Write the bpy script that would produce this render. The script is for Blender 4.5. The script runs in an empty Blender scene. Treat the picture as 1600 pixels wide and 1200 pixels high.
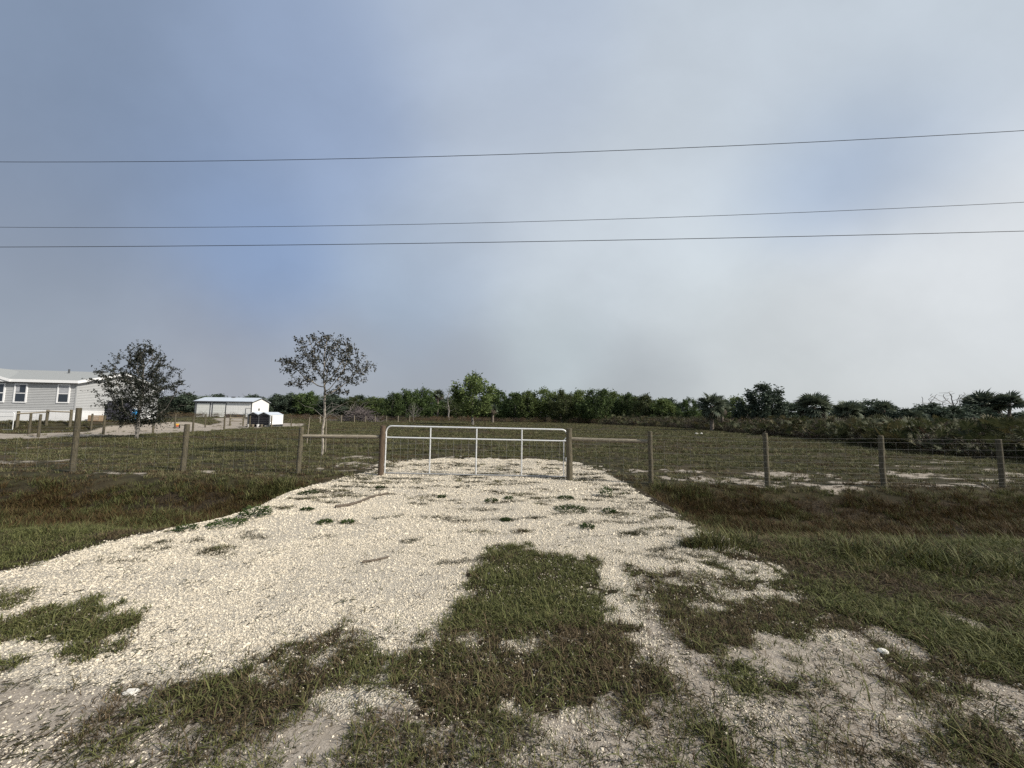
import bpy, math, random
import numpy as np
from mathutils import Vector, Matrix, Quaternion

# ------------------------------------------------------------------ camera, sky, sun, exposure
SC = bpy.context.scene
COL = SC.collection
F_PX, PITCH, ROLL, CAM_Z = 592.0, math.radians(4.68), 0.0135, 1.67
_F = np.array([0, math.cos(PITCH), math.sin(PITCH)])
_R0 = np.array([1.0, 0, 0]); _U0 = np.array([0, -math.sin(PITCH), math.cos(PITCH)])
_R = math.cos(ROLL) * _R0 + math.sin(ROLL) * _U0
_U = -math.sin(ROLL) * _R0 + math.cos(ROLL) * _U0
CAMP = np.array([0, 0, CAM_Z])

def ray(u, v):
    d = _F * F_PX + _R * (u - 800) + _U * (600 - v)
    return d / np.linalg.norm(d)

def gp(u, v, z=0.0):                       # where a sight line meets the level z
    d = ray(u, v); t = (z - CAM_Z) / d[2]
    return CAMP + d * t

def dp(u, v, Y):                           # where a sight line meets the upright plane y = Y
    d = ray(u, v); t = Y / d[1]
    return CAMP + d * t

cam_d = bpy.data.cameras.new('camera'); cam = bpy.data.objects.new('camera', cam_d); COL.objects.link(cam)
cam_d.sensor_width = 36.0; cam_d.lens = 36.0 * F_PX / 1600.0
cam_d.clip_start = 0.05; cam_d.clip_end = 3000
m = Matrix.Identity(4)
for i in range(3):
    m[i][0], m[i][1], m[i][2], m[i][3] = _R[i], _U[i], -_F[i], CAMP[i]
cam.matrix_world = m
SC.camera = cam
SC.view_settings.view_transform = 'Standard'; SC.view_settings.look = 'None'
SC.view_settings.gamma = 1.0; SC.view_settings.use_curve_mapping = False
SC.view_settings.exposure = 0.12
SC.render.engine = 'CYCLES'
SC.cycles.use_denoising = False
SC.cycles.max_bounces = 6; SC.cycles.diffuse_bounces = 3; SC.cycles.transparent_max_bounces = 6
SC.cycles.volume_bounces = 0

SUN_EL = math.radians(36); SUN_AZ = math.radians(112)      # azimuth from +Y towards +X
SUN_DIR = Vector((math.sin(SUN_AZ) * math.cos(SUN_EL), math.cos(SUN_AZ) * math.cos(SUN_EL), math.sin(SUN_EL)))
sun_d = bpy.data.lights.new('sun', 'SUN'); sun = bpy.data.objects.new('sun', sun_d); COL.objects.link(sun)
sun_d.energy = 4.9; sun_d.angle = math.radians(2.5); sun_d.color = (1.0, 0.94, 0.86)
sun.rotation_euler = SUN_DIR.to_track_quat('Z', 'Y').to_euler(); sun.location = (20, -10, 30)

class NT:                                   # small node-tree helper
    def __init__(s, tree): s.t = tree; s.n = tree.nodes; s.l = tree.links
    def new(s, kind, **kw):
        n = s.n.new(kind)
        for k, v in kw.items(): setattr(n, k, v)
        return n
    def link(s, a, b): s.l.new(a, b)
    def val(s, sock, v):
        if hasattr(v, 'links') or hasattr(v, 'is_linked'): s.l.new(v, sock)
        else: sock.default_value = v
    def math(s, op, a, b=0.0, c=None, clamp=False):
        n = s.new('ShaderNodeMath', operation=op); n.use_clamp = clamp
        s.val(n.inputs[0], a); s.val(n.inputs[1], b)
        if c is not None: s.val(n.inputs[2], c)
        return n.outputs[0]
    def mix(s, f, a, b, blend='MIX'):
        n = s.new('ShaderNodeMix', data_type='RGBA', blend_type=blend)
        s.val(n.inputs[0], f)
        s.val(n.inputs[6], a if hasattr(a, 'links') else (*a, 1)[:4]); s.val(n.inputs[7], b if hasattr(b, 'links') else (*b, 1)[:4])
        return n.outputs[2]
    def smooth(s, v, lo, hi, to0=0.0, to1=1.0):
        n = s.new('ShaderNodeMapRange', interpolation_type='SMOOTHSTEP')
        s.val(n.inputs[0], v); n.inputs[1].default_value = lo; n.inputs[2].default_value = hi
        n.inputs[3].default_value = to0; n.inputs[4].default_value = to1
        return n.outputs[0]
    def noise(s, vec, scale, detail=4.0, rough=0.55, dist=0.0):
        n = s.new('ShaderNodeTexNoise'); n.inputs['Scale'].default_value = scale
        n.inputs['Detail'].default_value = detail; n.inputs['Roughness'].default_value = rough
        n.inputs['Distortion'].default_value = dist
        if vec is not None: s.link(vec, n.inputs['Vector'])
        return n

def build_world():
    w = bpy.data.worlds.new('World'); SC.world = w; w.use_nodes = True
    w.node_tree.nodes.clear(); N = NT(w.node_tree)
    out = N.new('ShaderNodeOutputWorld'); bg = N.new('ShaderNodeBackground'); bg.inputs[1].default_value = 0.1
    N.link(bg.outputs[0], out.inputs[0])
    sky = N.new('ShaderNodeTexSky', sky_type='NISHITA'); sky.sun_disc = False
    sky.sun_elevation = SUN_EL; sky.sun_rotation = SUN_AZ; sky.air_density = 1.0; sky.dust_density = 1.5
    tc = N.new('ShaderNodeTexCoord'); d0 = tc.outputs['Generated']
    # fog bank: soft swirls, gently warped directions
    wn = N.noise(d0, 2.2, 3.0, 0.5)
    sub = N.new('ShaderNodeVectorMath', operation='SUBTRACT'); N.link(wn.outputs['Color'], sub.inputs[0]); sub.inputs[1].default_value = (0.5, 0.5, 0.5)
    scl = N.new('ShaderNodeVectorMath', operation='SCALE'); N.link(sub.outputs[0], scl.inputs[0]); scl.inputs['Scale'].default_value = 0.13
    add = N.new('ShaderNodeVectorMath', operation='ADD'); N.link(d0, add.inputs[0]); N.link(scl.outputs[0], add.inputs[1])
    nrm = N.new('ShaderNodeVectorMath', operation='NORMALIZE'); N.link(add.outputs[0], nrm.inputs[0])
    dw = nrm.outputs[0]
    # colour of the fog by direction: (column, row, sRGB colour, sharpness); softly interpolated over the whole sphere
    PTS = [(20, 20, (132, 148, 171), 14), (158, 208, (128, 146, 172), 14), (60, 360, (140, 152, 172), 16), (108, 518, (157, 166, 178), 24), (308, 590, (163, 166, 176), 30), (-300, 560, (158, 164, 174), 10),
           (340, 345, (134, 155, 190), 26), (430, 430, (138, 162, 199), 34), (400, 120, (148, 165, 193), 14), (560, 280, (157, 175, 205), 18), (628, 438, (165, 181, 200), 26), (500, 560, (165, 171, 181), 34),
           (708, 600, (165, 171, 181), 34), (810, 130, (186, 198, 215), 16), (800, 350, (196, 206, 218), 20), (850, 530, (190, 200, 205), 32), (900, 420, (207, 216, 223), 24), (690, 390, (180, 193, 210), 26), (1000, 330, (207, 216, 224), 24), (1000, 610, (178, 184, 189), 40), (1108, 428, (215, 223, 227), 22), (1090, 240, (203, 213, 223), 18),
           (1338, 282, (142, 165, 200), 60), (1245, 278, (172, 189, 212), 55), (1440, 248, (178, 192, 210), 55), (1208, 568, (202, 207, 209), 26), (1570, 350, (240, 243, 245), 24), (1430, 430, (223, 228, 231), 26), (1560, 560, (206, 210, 212), 22), (1570, 30, (203, 213, 222), 14), (1200, 60, (198, 208, 218), 14),
           (2300, 500, (214, 218, 222), 8), (800, -900, (170, 184, 205), 7), (-700, -200, (140, 155, 178), 8), (2300, -500, (196, 206, 216), 8)]
    lin = lambda c: tuple(((q / 255 + .055) / 1.055) ** 2.4 / 0.1 / 2 ** SC.view_settings.exposure for q in c)
    acc = None; wsum = None
    PTS = [(ray(u, v), c, k) for u, v, c, k in PTS] + [(np.array([.3, -.9, .35]), (196, 204, 214), 6), (np.array([-.8, -.5, .3]), (158, 168, 184), 6), (np.array([.95, -.2, .35]), (222, 226, 228), 7)]
    for d, c, k in PTS:
        d = d / np.linalg.norm(d)
        q = N.new('ShaderNodeVectorMath', operation='DOT_PRODUCT'); N.link(dw, q.inputs[0]); q.inputs[1].default_value = tuple(d)
        w_ = N.math('EXPONENT', N.math('MULTIPLY', N.math('SUBTRACT', q.outputs['Value'], 1.0), float(k) * 3.2))
        sc = N.new('ShaderNodeVectorMath', operation='SCALE'); sc.inputs[0].default_value = lin(c); N.link(w_, sc.inputs['Scale'])
        if acc is None: acc, wsum = sc.outputs[0], w_
        else:
            ad = N.new('ShaderNodeVectorMath', operation='ADD'); N.link(acc, ad.inputs[0]); N.link(sc.outputs[0], ad.inputs[1]); acc = ad.outputs[0]; wsum = N.math('ADD', wsum, w_)
    dv = N.new('ShaderNodeVectorMath', operation='SCALE'); N.link(acc, dv.inputs[0]); N.link(N.math('DIVIDE', 1.0, wsum), dv.inputs['Scale'])
    # streaky relief in the mist
    mp = N.new('ShaderNodeMapping'); N.link(dw, mp.inputs[0]); mp.inputs['Rotation'].default_value = (0.3, 0.5, 0.6); mp.inputs['Scale'].default_value = (1.0, 2.0, 1.6)
    relf = N.smooth(N.noise(mp.outputs[0], 1.9, 6.0, 0.55).outputs[0], 0.3, 0.72, 0.93, 1.06)
    fg = N.new('ShaderNodeVectorMath', operation='SCALE'); N.link(dv.outputs[0], fg.inputs[0]); N.link(relf, fg.inputs['Scale'])
    # a little of the clear sky's own blue comes through everywhere
    N.link(N.mix(0.06, fg.outputs[0], sky.outputs[0]), bg.inputs[0])
build_world()

# ------------------------------------------------------------------ helpers
rng = np.random.default_rng(7); random.seed(7)

def _hash(ix, iy, seed):
    h = (ix.astype(np.int64) * 374761393 + iy.astype(np.int64) * 668265263 + seed * 974634777) & 0xFFFFFFFF
    h = ((h ^ (h >> 13)) * 1274126177) & 0xFFFFFFFF
    return ((h ^ (h >> 16)) & 0xFFFF) / 65535.0

def vnoise(x, y, s=1.0, seed=0):
    x = np.asarray(x, float) * s; y = np.asarray(y, float) * s
    ix = np.floor(x); iy = np.floor(y); fx = x - ix; fy = y - iy
    fx = fx * fx * (3 - 2 * fx); fy = fy * fy * (3 - 2 * fy)
    a = _hash(ix, iy, seed); b = _hash(ix + 1, iy, seed); c = _hash(ix, iy + 1, seed); d = _hash(ix + 1, iy + 1, seed)
    return (a * (1 - fx) + b * fx) * (1 - fy) + (c * (1 - fx) + d * fx) * fy

def fbm(x, y, s=1.0, seed=0, oct=4):
    t = 0; a = 0.5; n = 0
    for k in range(oct):
        t = t + a * vnoise(x, y, s * 2 ** k, seed + 17 * k); n += a; a *= 0.55
    return t / n

def sstep(x, lo, hi):
    t = np.clip((np.asarray(x, float) - lo) / (hi - lo), 0, 1); return t * t * (3 - 2 * t)

def sdf(x, y, poly):                        # signed distance to a polygon, negative inside
    x = np.asarray(x, float); y = np.asarray(y, float)
    d = np.full(x.shape, 1e9); ins = np.zeros(x.shape, bool)
    n = len(poly)
    for i in range(n):
        ax, ay = poly[i]; bx, by = poly[(i + 1) % n]
        ex, ey = bx - ax, by - ay; wx, wy = x - ax, y - ay
        t = np.clip((wx * ex + wy * ey) / (ex * ex + ey * ey + 1e-12), 0, 1)
        d = np.minimum(d, (wx - ex * t) ** 2 + (wy - ey * t) ** 2)
        c = ((ay > y) != (by > y))
        with np.errstate(divide='ignore', invalid='ignore'):
            xi = ax + (y - ay) * ex / (ey if abs(ey) > 1e-12 else 1e-12)
        ins ^= c & (x < xi)
    d = np.sqrt(d); return np.where(ins, -d, d)

def gpoly(pts): return [tuple(gp(u, v)[:2]) for u, v in pts]

class MB:
    def __init__(s): s.v = []; s.f = []; s.mi = []
    def add(s, vs, fs, mi=0):
        o = len(s.v); s.v.extend([tuple(p) for p in vs]); s.f.extend([tuple(i + o for i in f) for f in fs]); s.mi.extend([mi] * len(fs))
    def box(s, x0, y0, z0, x1, y1, z1, mi=0):
        v = [(x, y, z) for z in (z0, z1) for y in (y0, y1) for x in (x0, x1)]
        s.add(v, [(0, 2, 3, 1), (4, 5, 7, 6), (0, 1, 5, 4), (2, 6, 7, 3), (0, 4, 6, 2), (1, 3, 7, 5)], mi)
    def prism(s, poly, a, b, axis='y'):      # polygon (2-D) swept between a and b along an axis
        n = len(poly)
        def P(p, t): return (p[0], t, p[1]) if axis == 'y' else ((t, p[0], p[1]) if axis == 'x' else (p[0], p[1], t))
        v = [P(p, a) for p in poly] + [P(p, b) for p in poly]
        fs = [tuple(range(n)), tuple(range(2 * n - 1, n - 1, -1))] + [(i, i + n, (i + 1) % n + n, (i + 1) % n) for i in range(n)]
        s.add(v, fs)
    def tube(s, pts, r, k=8, cap=True):
        pts = [np.asarray(p, float) for p in pts]; n = len(pts)
        rs = r if hasattr(r, '__len__') else [r] * n
        o = len(s.v); ref = None
        for i, p in enumerate(pts):
            t = pts[min(i + 1, n - 1)] - pts[max(i - 1, 0)]; t = t / (np.linalg.norm(t) + 1e-12)
            if ref is None: ref = np.array([1.0, 0, 0]) if abs(t[0]) < 0.8 else np.array([0, 1.0, 0])
            a = ref - t * ref.dot(t); a /= np.linalg.norm(a) + 1e-12; ref = a; b = np.cross(t, a)
            for j in range(k):
                w = 2 * math.pi * j / k; s.v.append(tuple(p + rs[i] * (math.cos(w) * a + math.sin(w) * b)))
        for i in range(n - 1):
            for j in range(k):
                s.f.append((o + i * k + j, o + i * k + (j + 1) % k, o + (i + 1) * k + (j + 1) % k, o + (i + 1) * k + j)); s.mi.append(0)
        if cap:
            s.f.append(tuple(o + j for j in range(k - 1, -1, -1))); s.f.append(tuple(o + (n - 1) * k + j for j in range(k))); s.mi += [0, 0]
    def mesh(s, name, mats, smooth=False):
        me = bpy.data.meshes.new(name); me.from_pydata(s.v, [], s.f)
        for mt in (mats if isinstance(mats, (list, tuple)) else [mats]): me.materials.append(mt)
        if any(s.mi): me.polygons.foreach_set('material_index', s.mi)
        if smooth: me.polygons.foreach_set('use_smooth', [True] * len(me.polygons))
        me.update()
        if smooth: me.set_sharp_from_angle(angle=math.radians(50))
        return me
    def build(s, name, mats, parent=None, smooth=False, loc=None):
        return link(name, s.mesh(name, mats, smooth), parent, loc)

def link(name, data, parent=None, loc=None):
    o = bpy.data.objects.new(name, data); COL.objects.link(o)
    if parent is not None: o.parent = parent
    if loc is not None: o.location = loc
    return o

def tag(o, label=None, cat=None, group=None, kind=None):
    if label: o['label'] = label
    if cat: o['category'] = cat
    if group: o['group'] = group
    if kind: o['kind'] = kind
    return o

def empty(name, loc, rz=0.0, label=None, cat=None, group=None):
    o = bpy.data.objects.new(name, None); COL.objects.link(o); o.location = loc; o.rotation_euler = (0, 0, rz); o.empty_display_size = 0.3
    return tag(o, label, cat, group)

def copy_tree(o, parent=None):
    c = o.copy(); COL.objects.link(c)
    if parent is not None: c.parent = parent
    for ch in o.children: copy_tree(ch, c)
    return c

# ------------------------------------------------------------------ materials
def mat(name, col, rough=0.8, metal=0.0, var=0.0, scale=8.0, col2=None, bump=0.0, bscale=40.0, stretch=None, spec=0.3, obj_random=0.0, detail=5.0):
    mt = bpy.data.materials.new(name); mt.use_nodes = True; N = NT(mt.node_tree); b = N.n['Principled BSDF']
    b.inputs['Roughness'].default_value = rough; b.inputs['Metallic'].default_value = metal
    b.inputs['Specular IOR Level'].default_value = spec
    tc = N.new('ShaderNodeTexCoord'); vec = tc.outputs['Object']
    if stretch:
        mp = N.new('ShaderNodeMapping'); mp.inputs['Scale'].default_value = stretch; N.link(vec, mp.inputs[0]); vec = mp.outputs[0]
    c = None
    if var or col2:
        nz = N.noise(vec, scale, detail, 0.6)
        c2 = col2 if col2 else tuple(x * (1 - var) for x in col)
        c = N.mix(N.smooth(nz.outputs[0], 0.32, 0.68), col, c2)
    if obj_random:
        oi = N.new('ShaderNodeObjectInfo')
        hsv = N.new('ShaderNodeHueSaturation'); hsv.inputs['Hue'].default_value = 0.5
        N.val(hsv.inputs['Color'], c if c is not None else (*col, 1))
        N.link(N.math('MULTIPLY_ADD', oi.outputs['Random'], 2 * obj_random, 1 - obj_random), hsv.inputs['Value'])
        c = hsv.outputs[0]
    if c is None: b.inputs['Base Color'].default_value = (*col, 1)
    else: N.link(c, b.inputs['Base Color'])
    if bump:
        bz = N.noise(vec, bscale, 4, 0.6); bp = N.new('ShaderNodeBump'); bp.inputs['Strength'].default_value = bump; bp.inputs['Distance'].default_value = 0.02
        N.link(bz.outputs[0], bp.inputs['Height']); N.link(bp.outputs[0], b.inputs['Normal'])
    return mt

def leaf_mat(name, ca, cb, cc=None, trans=0.25, nscale=0.6, rnd=0.25, rough=0.7):
    # ca..cb by the per-leaf attribute 'tint', cc mixed in by a slow world-sized noise; small random per object/instance
    mt = bpy.data.materials.new(name); mt.use_nodes = True; N = NT(mt.node_tree); b = N.n['Principled BSDF']
    at = N.new('ShaderNodeAttribute', attribute_name='tint')
    c = N.mix(at.outputs['Fac'], ca, cb)
    oi = N.new('ShaderNodeObjectInfo')
    if cc:
        c = N.mix(N.smooth(oi.outputs['Random'], 0.45, 1.0, 0.0, 0.6), c, cc)
    hsv = N.new('ShaderNodeHueSaturation'); N.link(c, hsv.inputs['Color'])
    N.link(N.math('MULTIPLY_ADD', oi.outputs['Random'], 2 * rnd, 1 - rnd), hsv.inputs['Value'])
    c = hsv.outputs[0]
    N.link(c, b.inputs['Base Color']); b.inputs['Roughness'].default_value = rough; b.inputs['Specular IOR Level'].default_value = 0.2
    if trans:
        tr = N.new('ShaderNodeBsdfTranslucent'); N.link(c, tr.inputs[0]); ms = N.new('ShaderNodeMixShader'); ms.inputs[0].default_value = trans
        N.link(b.outputs[0], ms.inputs[1]); N.link(tr.outputs[0], ms.inputs[2]); N.link(ms.outputs[0], N.n['Material Output'].inputs[0])
    return mt

M = dict(
    post=mat('weathered_post_wood', (0.135, 0.115, 0.075), 0.9, col2=(0.06, 0.054, 0.036), scale=9, stretch=(6, 6, 0.7), bump=0.5, bscale=18, obj_random=0.2),
    post_red=mat('brown_post_wood', (0.125, 0.088, 0.058), 0.9, col2=(0.07, 0.05, 0.034), scale=9, stretch=(6, 6, 0.7), bump=0.5, bscale=18),
    rail=mat('grey_rail_wood', (0.30, 0.26, 0.19), 0.9, col2=(0.18, 0.155, 0.115), scale=7, stretch=(0.7, 6, 6), bump=0.5, bscale=16, obj_random=0.15),
    galv=mat('galvanised_tube', (0.70, 0.71, 0.70), 0.42, 0.15, var=0.12, scale=14, spec=0.5),
    wire=mat('fence_wire', (0.26, 0.255, 0.24), 0.5, 0.5),
    gatewire=mat('gate_mesh_wire', (0.36, 0.36, 0.35), 0.5, 0.4),
    cable=mat('power_cable', (0.03, 0.032, 0.036), 0.6),
    bark_pale=mat('pale_bark', (0.40, 0.36, 0.30), 0.95, col2=(0.16, 0.14, 0.115), scale=12, bump=0.6, bscale=30),
    bark_dark=mat('dark_bark', (0.10, 0.085, 0.07), 0.95, col2=(0.05, 0.045, 0.04), scale=8, bump=0.5, bscale=20),
    bark_grey=mat('grey_bark', (0.26, 0.24, 0.21), 0.95, col2=(0.13, 0.12, 0.105), scale=6, bump=0.4, bscale=12, obj_random=0.2),
    palm_bark=mat('palm_bark', (0.24, 0.20, 0.16), 0.95, col2=(0.12, 0.10, 0.08), scale=5, bump=0.6, bscale=14),
    twig=mat('dead_twigs', (0.16, 0.135, 0.125), 0.95, col2=(0.09, 0.075, 0.075), scale=3),
    siding=mat('grey_vinyl_siding', (0.40, 0.405, 0.40), 0.6, var=0.06, scale=3),
    siding_end=mat('vinyl_siding_end', (0.40, 0.405, 0.40), 0.6, var=0.06, scale=3),
    white=mat('white_paint', (0.80, 0.80, 0.79), 0.55, var=0.05, scale=2),
    skirt=mat('white_skirting', (0.74, 0.74, 0.73), 0.6, var=0.07, scale=2.5),
    roof=mat('grey_shingle_roof', (0.32, 0.33, 0.32), 0.9, var=0.25, scale=30, bump=0.4, bscale=30),
    glass=mat('dark_window_glass', (0.025, 0.032, 0.04), 0.08, spec=0.8),
    blind=mat('window_blind', (0.42, 0.43, 0.45), 0.7, var=0.3, scale=4, stretch=(1, 1, 9)),
    metal_white=mat('white_metal_wall', (0.82, 0.81, 0.77), 0.5, var=0.05, scale=1.2),
    metal_roof=mat('pale_metal_roof', (0.60, 0.64, 0.67), 0.4, 0.2, var=0.08, scale=1.5),
    trim_dark=mat('dark_grey_trim', (0.07, 0.075, 0.08), 0.6),
    door_cream=mat('cream_door_steel', (0.78, 0.78, 0.72), 0.55, var=0.05, scale=2),
    black=mat('black_netting', (0.012, 0.012, 0.016), 0.9),
    blue=mat('blue_plastic', (0.03, 0.24, 0.52), 0.5, var=0.15, scale=6),
    navy=mat('dark_slate_paint', (0.05, 0.05, 0.065), 0.7, var=0.2, scale=5),
    tan=mat('tan_board', (0.30, 0.215, 0.135), 0.9, var=0.25, scale=6),
    red=mat('red_plastic', (0.42, 0.05, 0.02), 0.5), yellow=mat('yellow_plastic', (0.62, 0.36, 0.05), 0.5),
    rock=mat('white_rock', (0.72, 0.68, 0.60), 0.9, var=0.15, scale=20, bump=0.5, bscale=40),
    stick=mat('grey_stick', (0.13, 0.105, 0.08), 0.95, var=0.4, scale=20),
    stone=mat('shell_gravel', (0.67, 0.60, 0.47), 0.9, col2=(0.47, 0.415, 0.325), scale=30, obj_random=0.30),
    g_green=leaf_mat('grass_green', (0.030, 0.038, 0.010), (0.18, 0.190, 0.066), (0.125, 0.108, 0.05), 0.22),
    g_brown=leaf_mat('grass_brown', (0.038, 0.026, 0.014), (0.18, 0.132, 0.074), (0.065, 0.062, 0.024), 0.2),
    g_dark=leaf_mat('grass_dark_dead', (0.038, 0.034, 0.016), (0.07, 0.058, 0.03), (0.03, 0.042, 0.014), 0.2),
    g_ditch=leaf_mat('grass_ditch', (0.026, 0.015, 0.006), (0.135, 0.086, 0.034), (0.06, 0.06, 0.02), 0.2),
    g_field=leaf_mat('grass_field', (0.042, 0.048, 0.017), (0.19, 0.188, 0.086), (0.14, 0.11, 0.065), 0.25),
    weed=leaf_mat('weed_leaf', (0.035, 0.060, 0.018), (0.07, 0.10, 0.03), None, 0.3),
    l_dark=leaf_mat('oak_leaf_dark', (0.016, 0.020, 0.014), (0.034, 0.038, 0.025), None, 0.2, rnd=0.05),
    l_grey=leaf_mat('elm_leaf_grey', (0.026, 0.028, 0.022), (0.060, 0.060, 0.044), None, 0.2, rnd=0.05),
    l_green=leaf_mat('leaf_green', (0.042, 0.068, 0.024), (0.10, 0.138, 0.046), None, 0.3, rnd=0.2),
    l_light=leaf_mat('leaf_light_green', (0.070, 0.102, 0.032), (0.15, 0.185, 0.064), None, 0.3, rnd=0.15),
    l_olive=leaf_mat('leaf_olive', (0.05, 0.065, 0.025), (0.10, 0.115, 0.045), None, 0.3, rnd=0.2),
    l_pine=leaf_mat('needle_dark_green', (0.040, 0.058, 0.040), (0.095, 0.122, 0.080), None, 0.2, rnd=0.15),
    l_palm=leaf_mat('palm_leaf', (0.060, 0.078, 0.052), (0.135, 0.155, 0.098), None, 0.2, rnd=0.2),
    l_palmdead=leaf_mat('palm_leaf_dead', (0.06, 0.05, 0.035), (0.11, 0.09, 0.065), None, 0.2, rnd=0.2),
    l_palmetto=leaf_mat('palmetto_leaf', (0.030, 0.040, 0.016), (0.095, 0.10, 0.045), (0.09, 0.065, 0.03), 0.2, rnd=0.25),
    l_brush=leaf_mat('brush_brown', (0.06, 0.048, 0.036), (0.12, 0.095, 0.072), (0.055, 0.06, 0.025), 0.2, rnd=0.3),
    l_rust=leaf_mat('brush_rust', (0.10, 0.05, 0.03), (0.17, 0.11, 0.06), (0.08, 0.085, 0.03), 0.2, rnd=0.3),
)

# ------------------------------------------------------------------ the ground
DRIVE = gpoly([(-900, 1260), (-500, 1040), (-220, 945), (0, 893), (60, 880), (130, 858), (200, 840), (255, 828), (290, 815), (350, 805), (400, 785),
               (440, 770), (480, 760), (560, 741), (600, 730), (603, 722), (640, 719), (700, 715), (760, 716), (830, 716), (880, 722), (925, 728), (950, 742), (985, 760), (1020, 785),
               (1060, 808), (1110, 830), (1150, 850), (1172, 865), (1212, 885), (1240, 920), (1300, 960), (1370, 985), (1480, 1040), (1620, 1080), (1800, 1140), (2300, 1260), (3000, 1500), (-3000, 1500)])
DRIVE += []
TRACK = gpoly([(-700, 700), (-300, 694), (0, 686), (100, 684), (180, 681), (240, 678), (320, 674), (392, 669), (470, 667), (480, 662), (440, 661), (400, 657), (380, 654), (330, 654.5),
               (345, 660), (330, 664), (260, 668.5), (180, 673), (60, 677.5), (0, 677), (-300, 682), (-700, 688)])
HOUSE_C = np.array([-34.0, 29.6]); HOUSE_YAW = math.radians(11); HOUSE_Z = 0.70
SHED_Z = 0.23

def ditch_amount(x, y):
    prof = np.where(y < 7.6, sstep(y, 5.2, 7.0), 1 - sstep(y, 8.2, 9.7))
    lft = -4.45 + 0.08 * np.sin(y * 2.1); rgt = 2.85 + 0.08 * np.sin(y * 1.7 + 1)
    side = np.maximum(sstep(-(x - lft), 0.0, 0.9), sstep(x - rgt, 0.0, 0.9))
    return prof * side

def height(x, y):
    x = np.asarray(x, float); y = np.asarray(y, float)
    h = -0.52 * ditch_amount(x, y)
    h = h + (fbm(x, y, 0.5, 3) - 0.5) * 0.05 * sstep(y, 2, 8) + (fbm(x, y, 2.5, 9, 3) - 0.5) * (0.022 + .09 * sstep(y, 9.5, 12))
    # raised house pad and the shed's pad
    c, s = math.cos(HOUSE_YAW), math.sin(HOUSE_YAW)
    lx = (x - HOUSE_C[0]) * c + (y - HOUSE_C[1]) * s; ly = -(x - HOUSE_C[0]) * s + (y - HOUSE_C[1]) * c
    dx = np.maximum(np.maximum(lx - 0.5, -18 - lx), 0); dy = np.maximum(np.maximum(-0.3 - ly, ly - 10), 0)
    h = h + HOUSE_Z * (1 - sstep(dy, 0.0, 1.7)) * (1 - sstep(dx, 0.0, 5.0))
    dx = np.maximum(np.maximum(x + 61, -78 - x), 0); dy = np.maximum(np.maximum(88 - y, y - 98), 0)
    h = h + SHED_Z * (1 - sstep(np.hypot(dx, dy), 0, 12))
    return h
def hz(x, y): return float(height(np.array([x]), np.array([y]))[0])
def gnd(u, v):                              # ground point along a sight line, following the relief
    d = ray(u, v); t0, t1 = (CAM_Z - 1.0) / -d[2], (CAM_Z + 0.8) / -d[2]
    t = np.linspace(max(t0, .1), t1, 400); P = CAMP[None] + d[None] * t[:, None]
    b = np.nonzero(P[:, 2] <= height(P[:, 0], P[:, 1]))[0]
    i = b[0] if len(b) else 399
    return P[i]
def gx(Y, u):                               # x of picture column u at depth Y near the horizon
    d = ray(u, 650); return d[0] / d[1] * Y

# bare patches of grey sand in the field: (centre u, v, half-width m along x, along y)
BARE = [(1110, 748, 2.2, .75), (1230, 742, 1.9, 1.0), (1330, 752, 1.5, .5), (1420, 742, 1.6, .9), (1530, 735, 1.9, .9), (1580, 752, 1.5, .6), (1250, 758, 2.0, .4), (1480, 757, 1.6, .4),
        (985, 735, .9, .5), (1060, 735, 1.0, .4), (1650, 745, 2, 1), (1480, 722, 1.5, .6), (1390, 728, 1.3, .5), (40, 722, 2.0, .7), (100, 700, 2.6, .7), (10, 708, 1.8, .5), (540, 727, 1.15, 1.2), (565, 716, 1.1, 1.0), (510, 735, .8, .6), (330, 738, .7, .3), (290, 694, 1.8, .25), (420, 741, .6, .25), (180, 741, .8, .25)]
BARE = [(gp(u, v)[0], gp(u, v)[1], a, b) for u, v, a, b in BARE]
def bare_sand(x, y):
    r = np.zeros_like(x)
    wx = x + (fbm(x, y, 1.1, 41) - .5) * 1.6; wy = y + (fbm(x, y, 1.1, 47) - .5) * 1.2
    for cx, cy, a, b in BARE:
        q = np.hypot((wx - cx) / a, (wy - cy) / b); r = np.maximum(r, 1 - sstep(q, 0.45, 1.15))
    return r * sstep(fbm(x, y, 2.6, 77, 4), 0.26, 0.52) * (.45 + .5 * sstep(fbm(x, y, 6.5, 78, 3), .36, .60))

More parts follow.
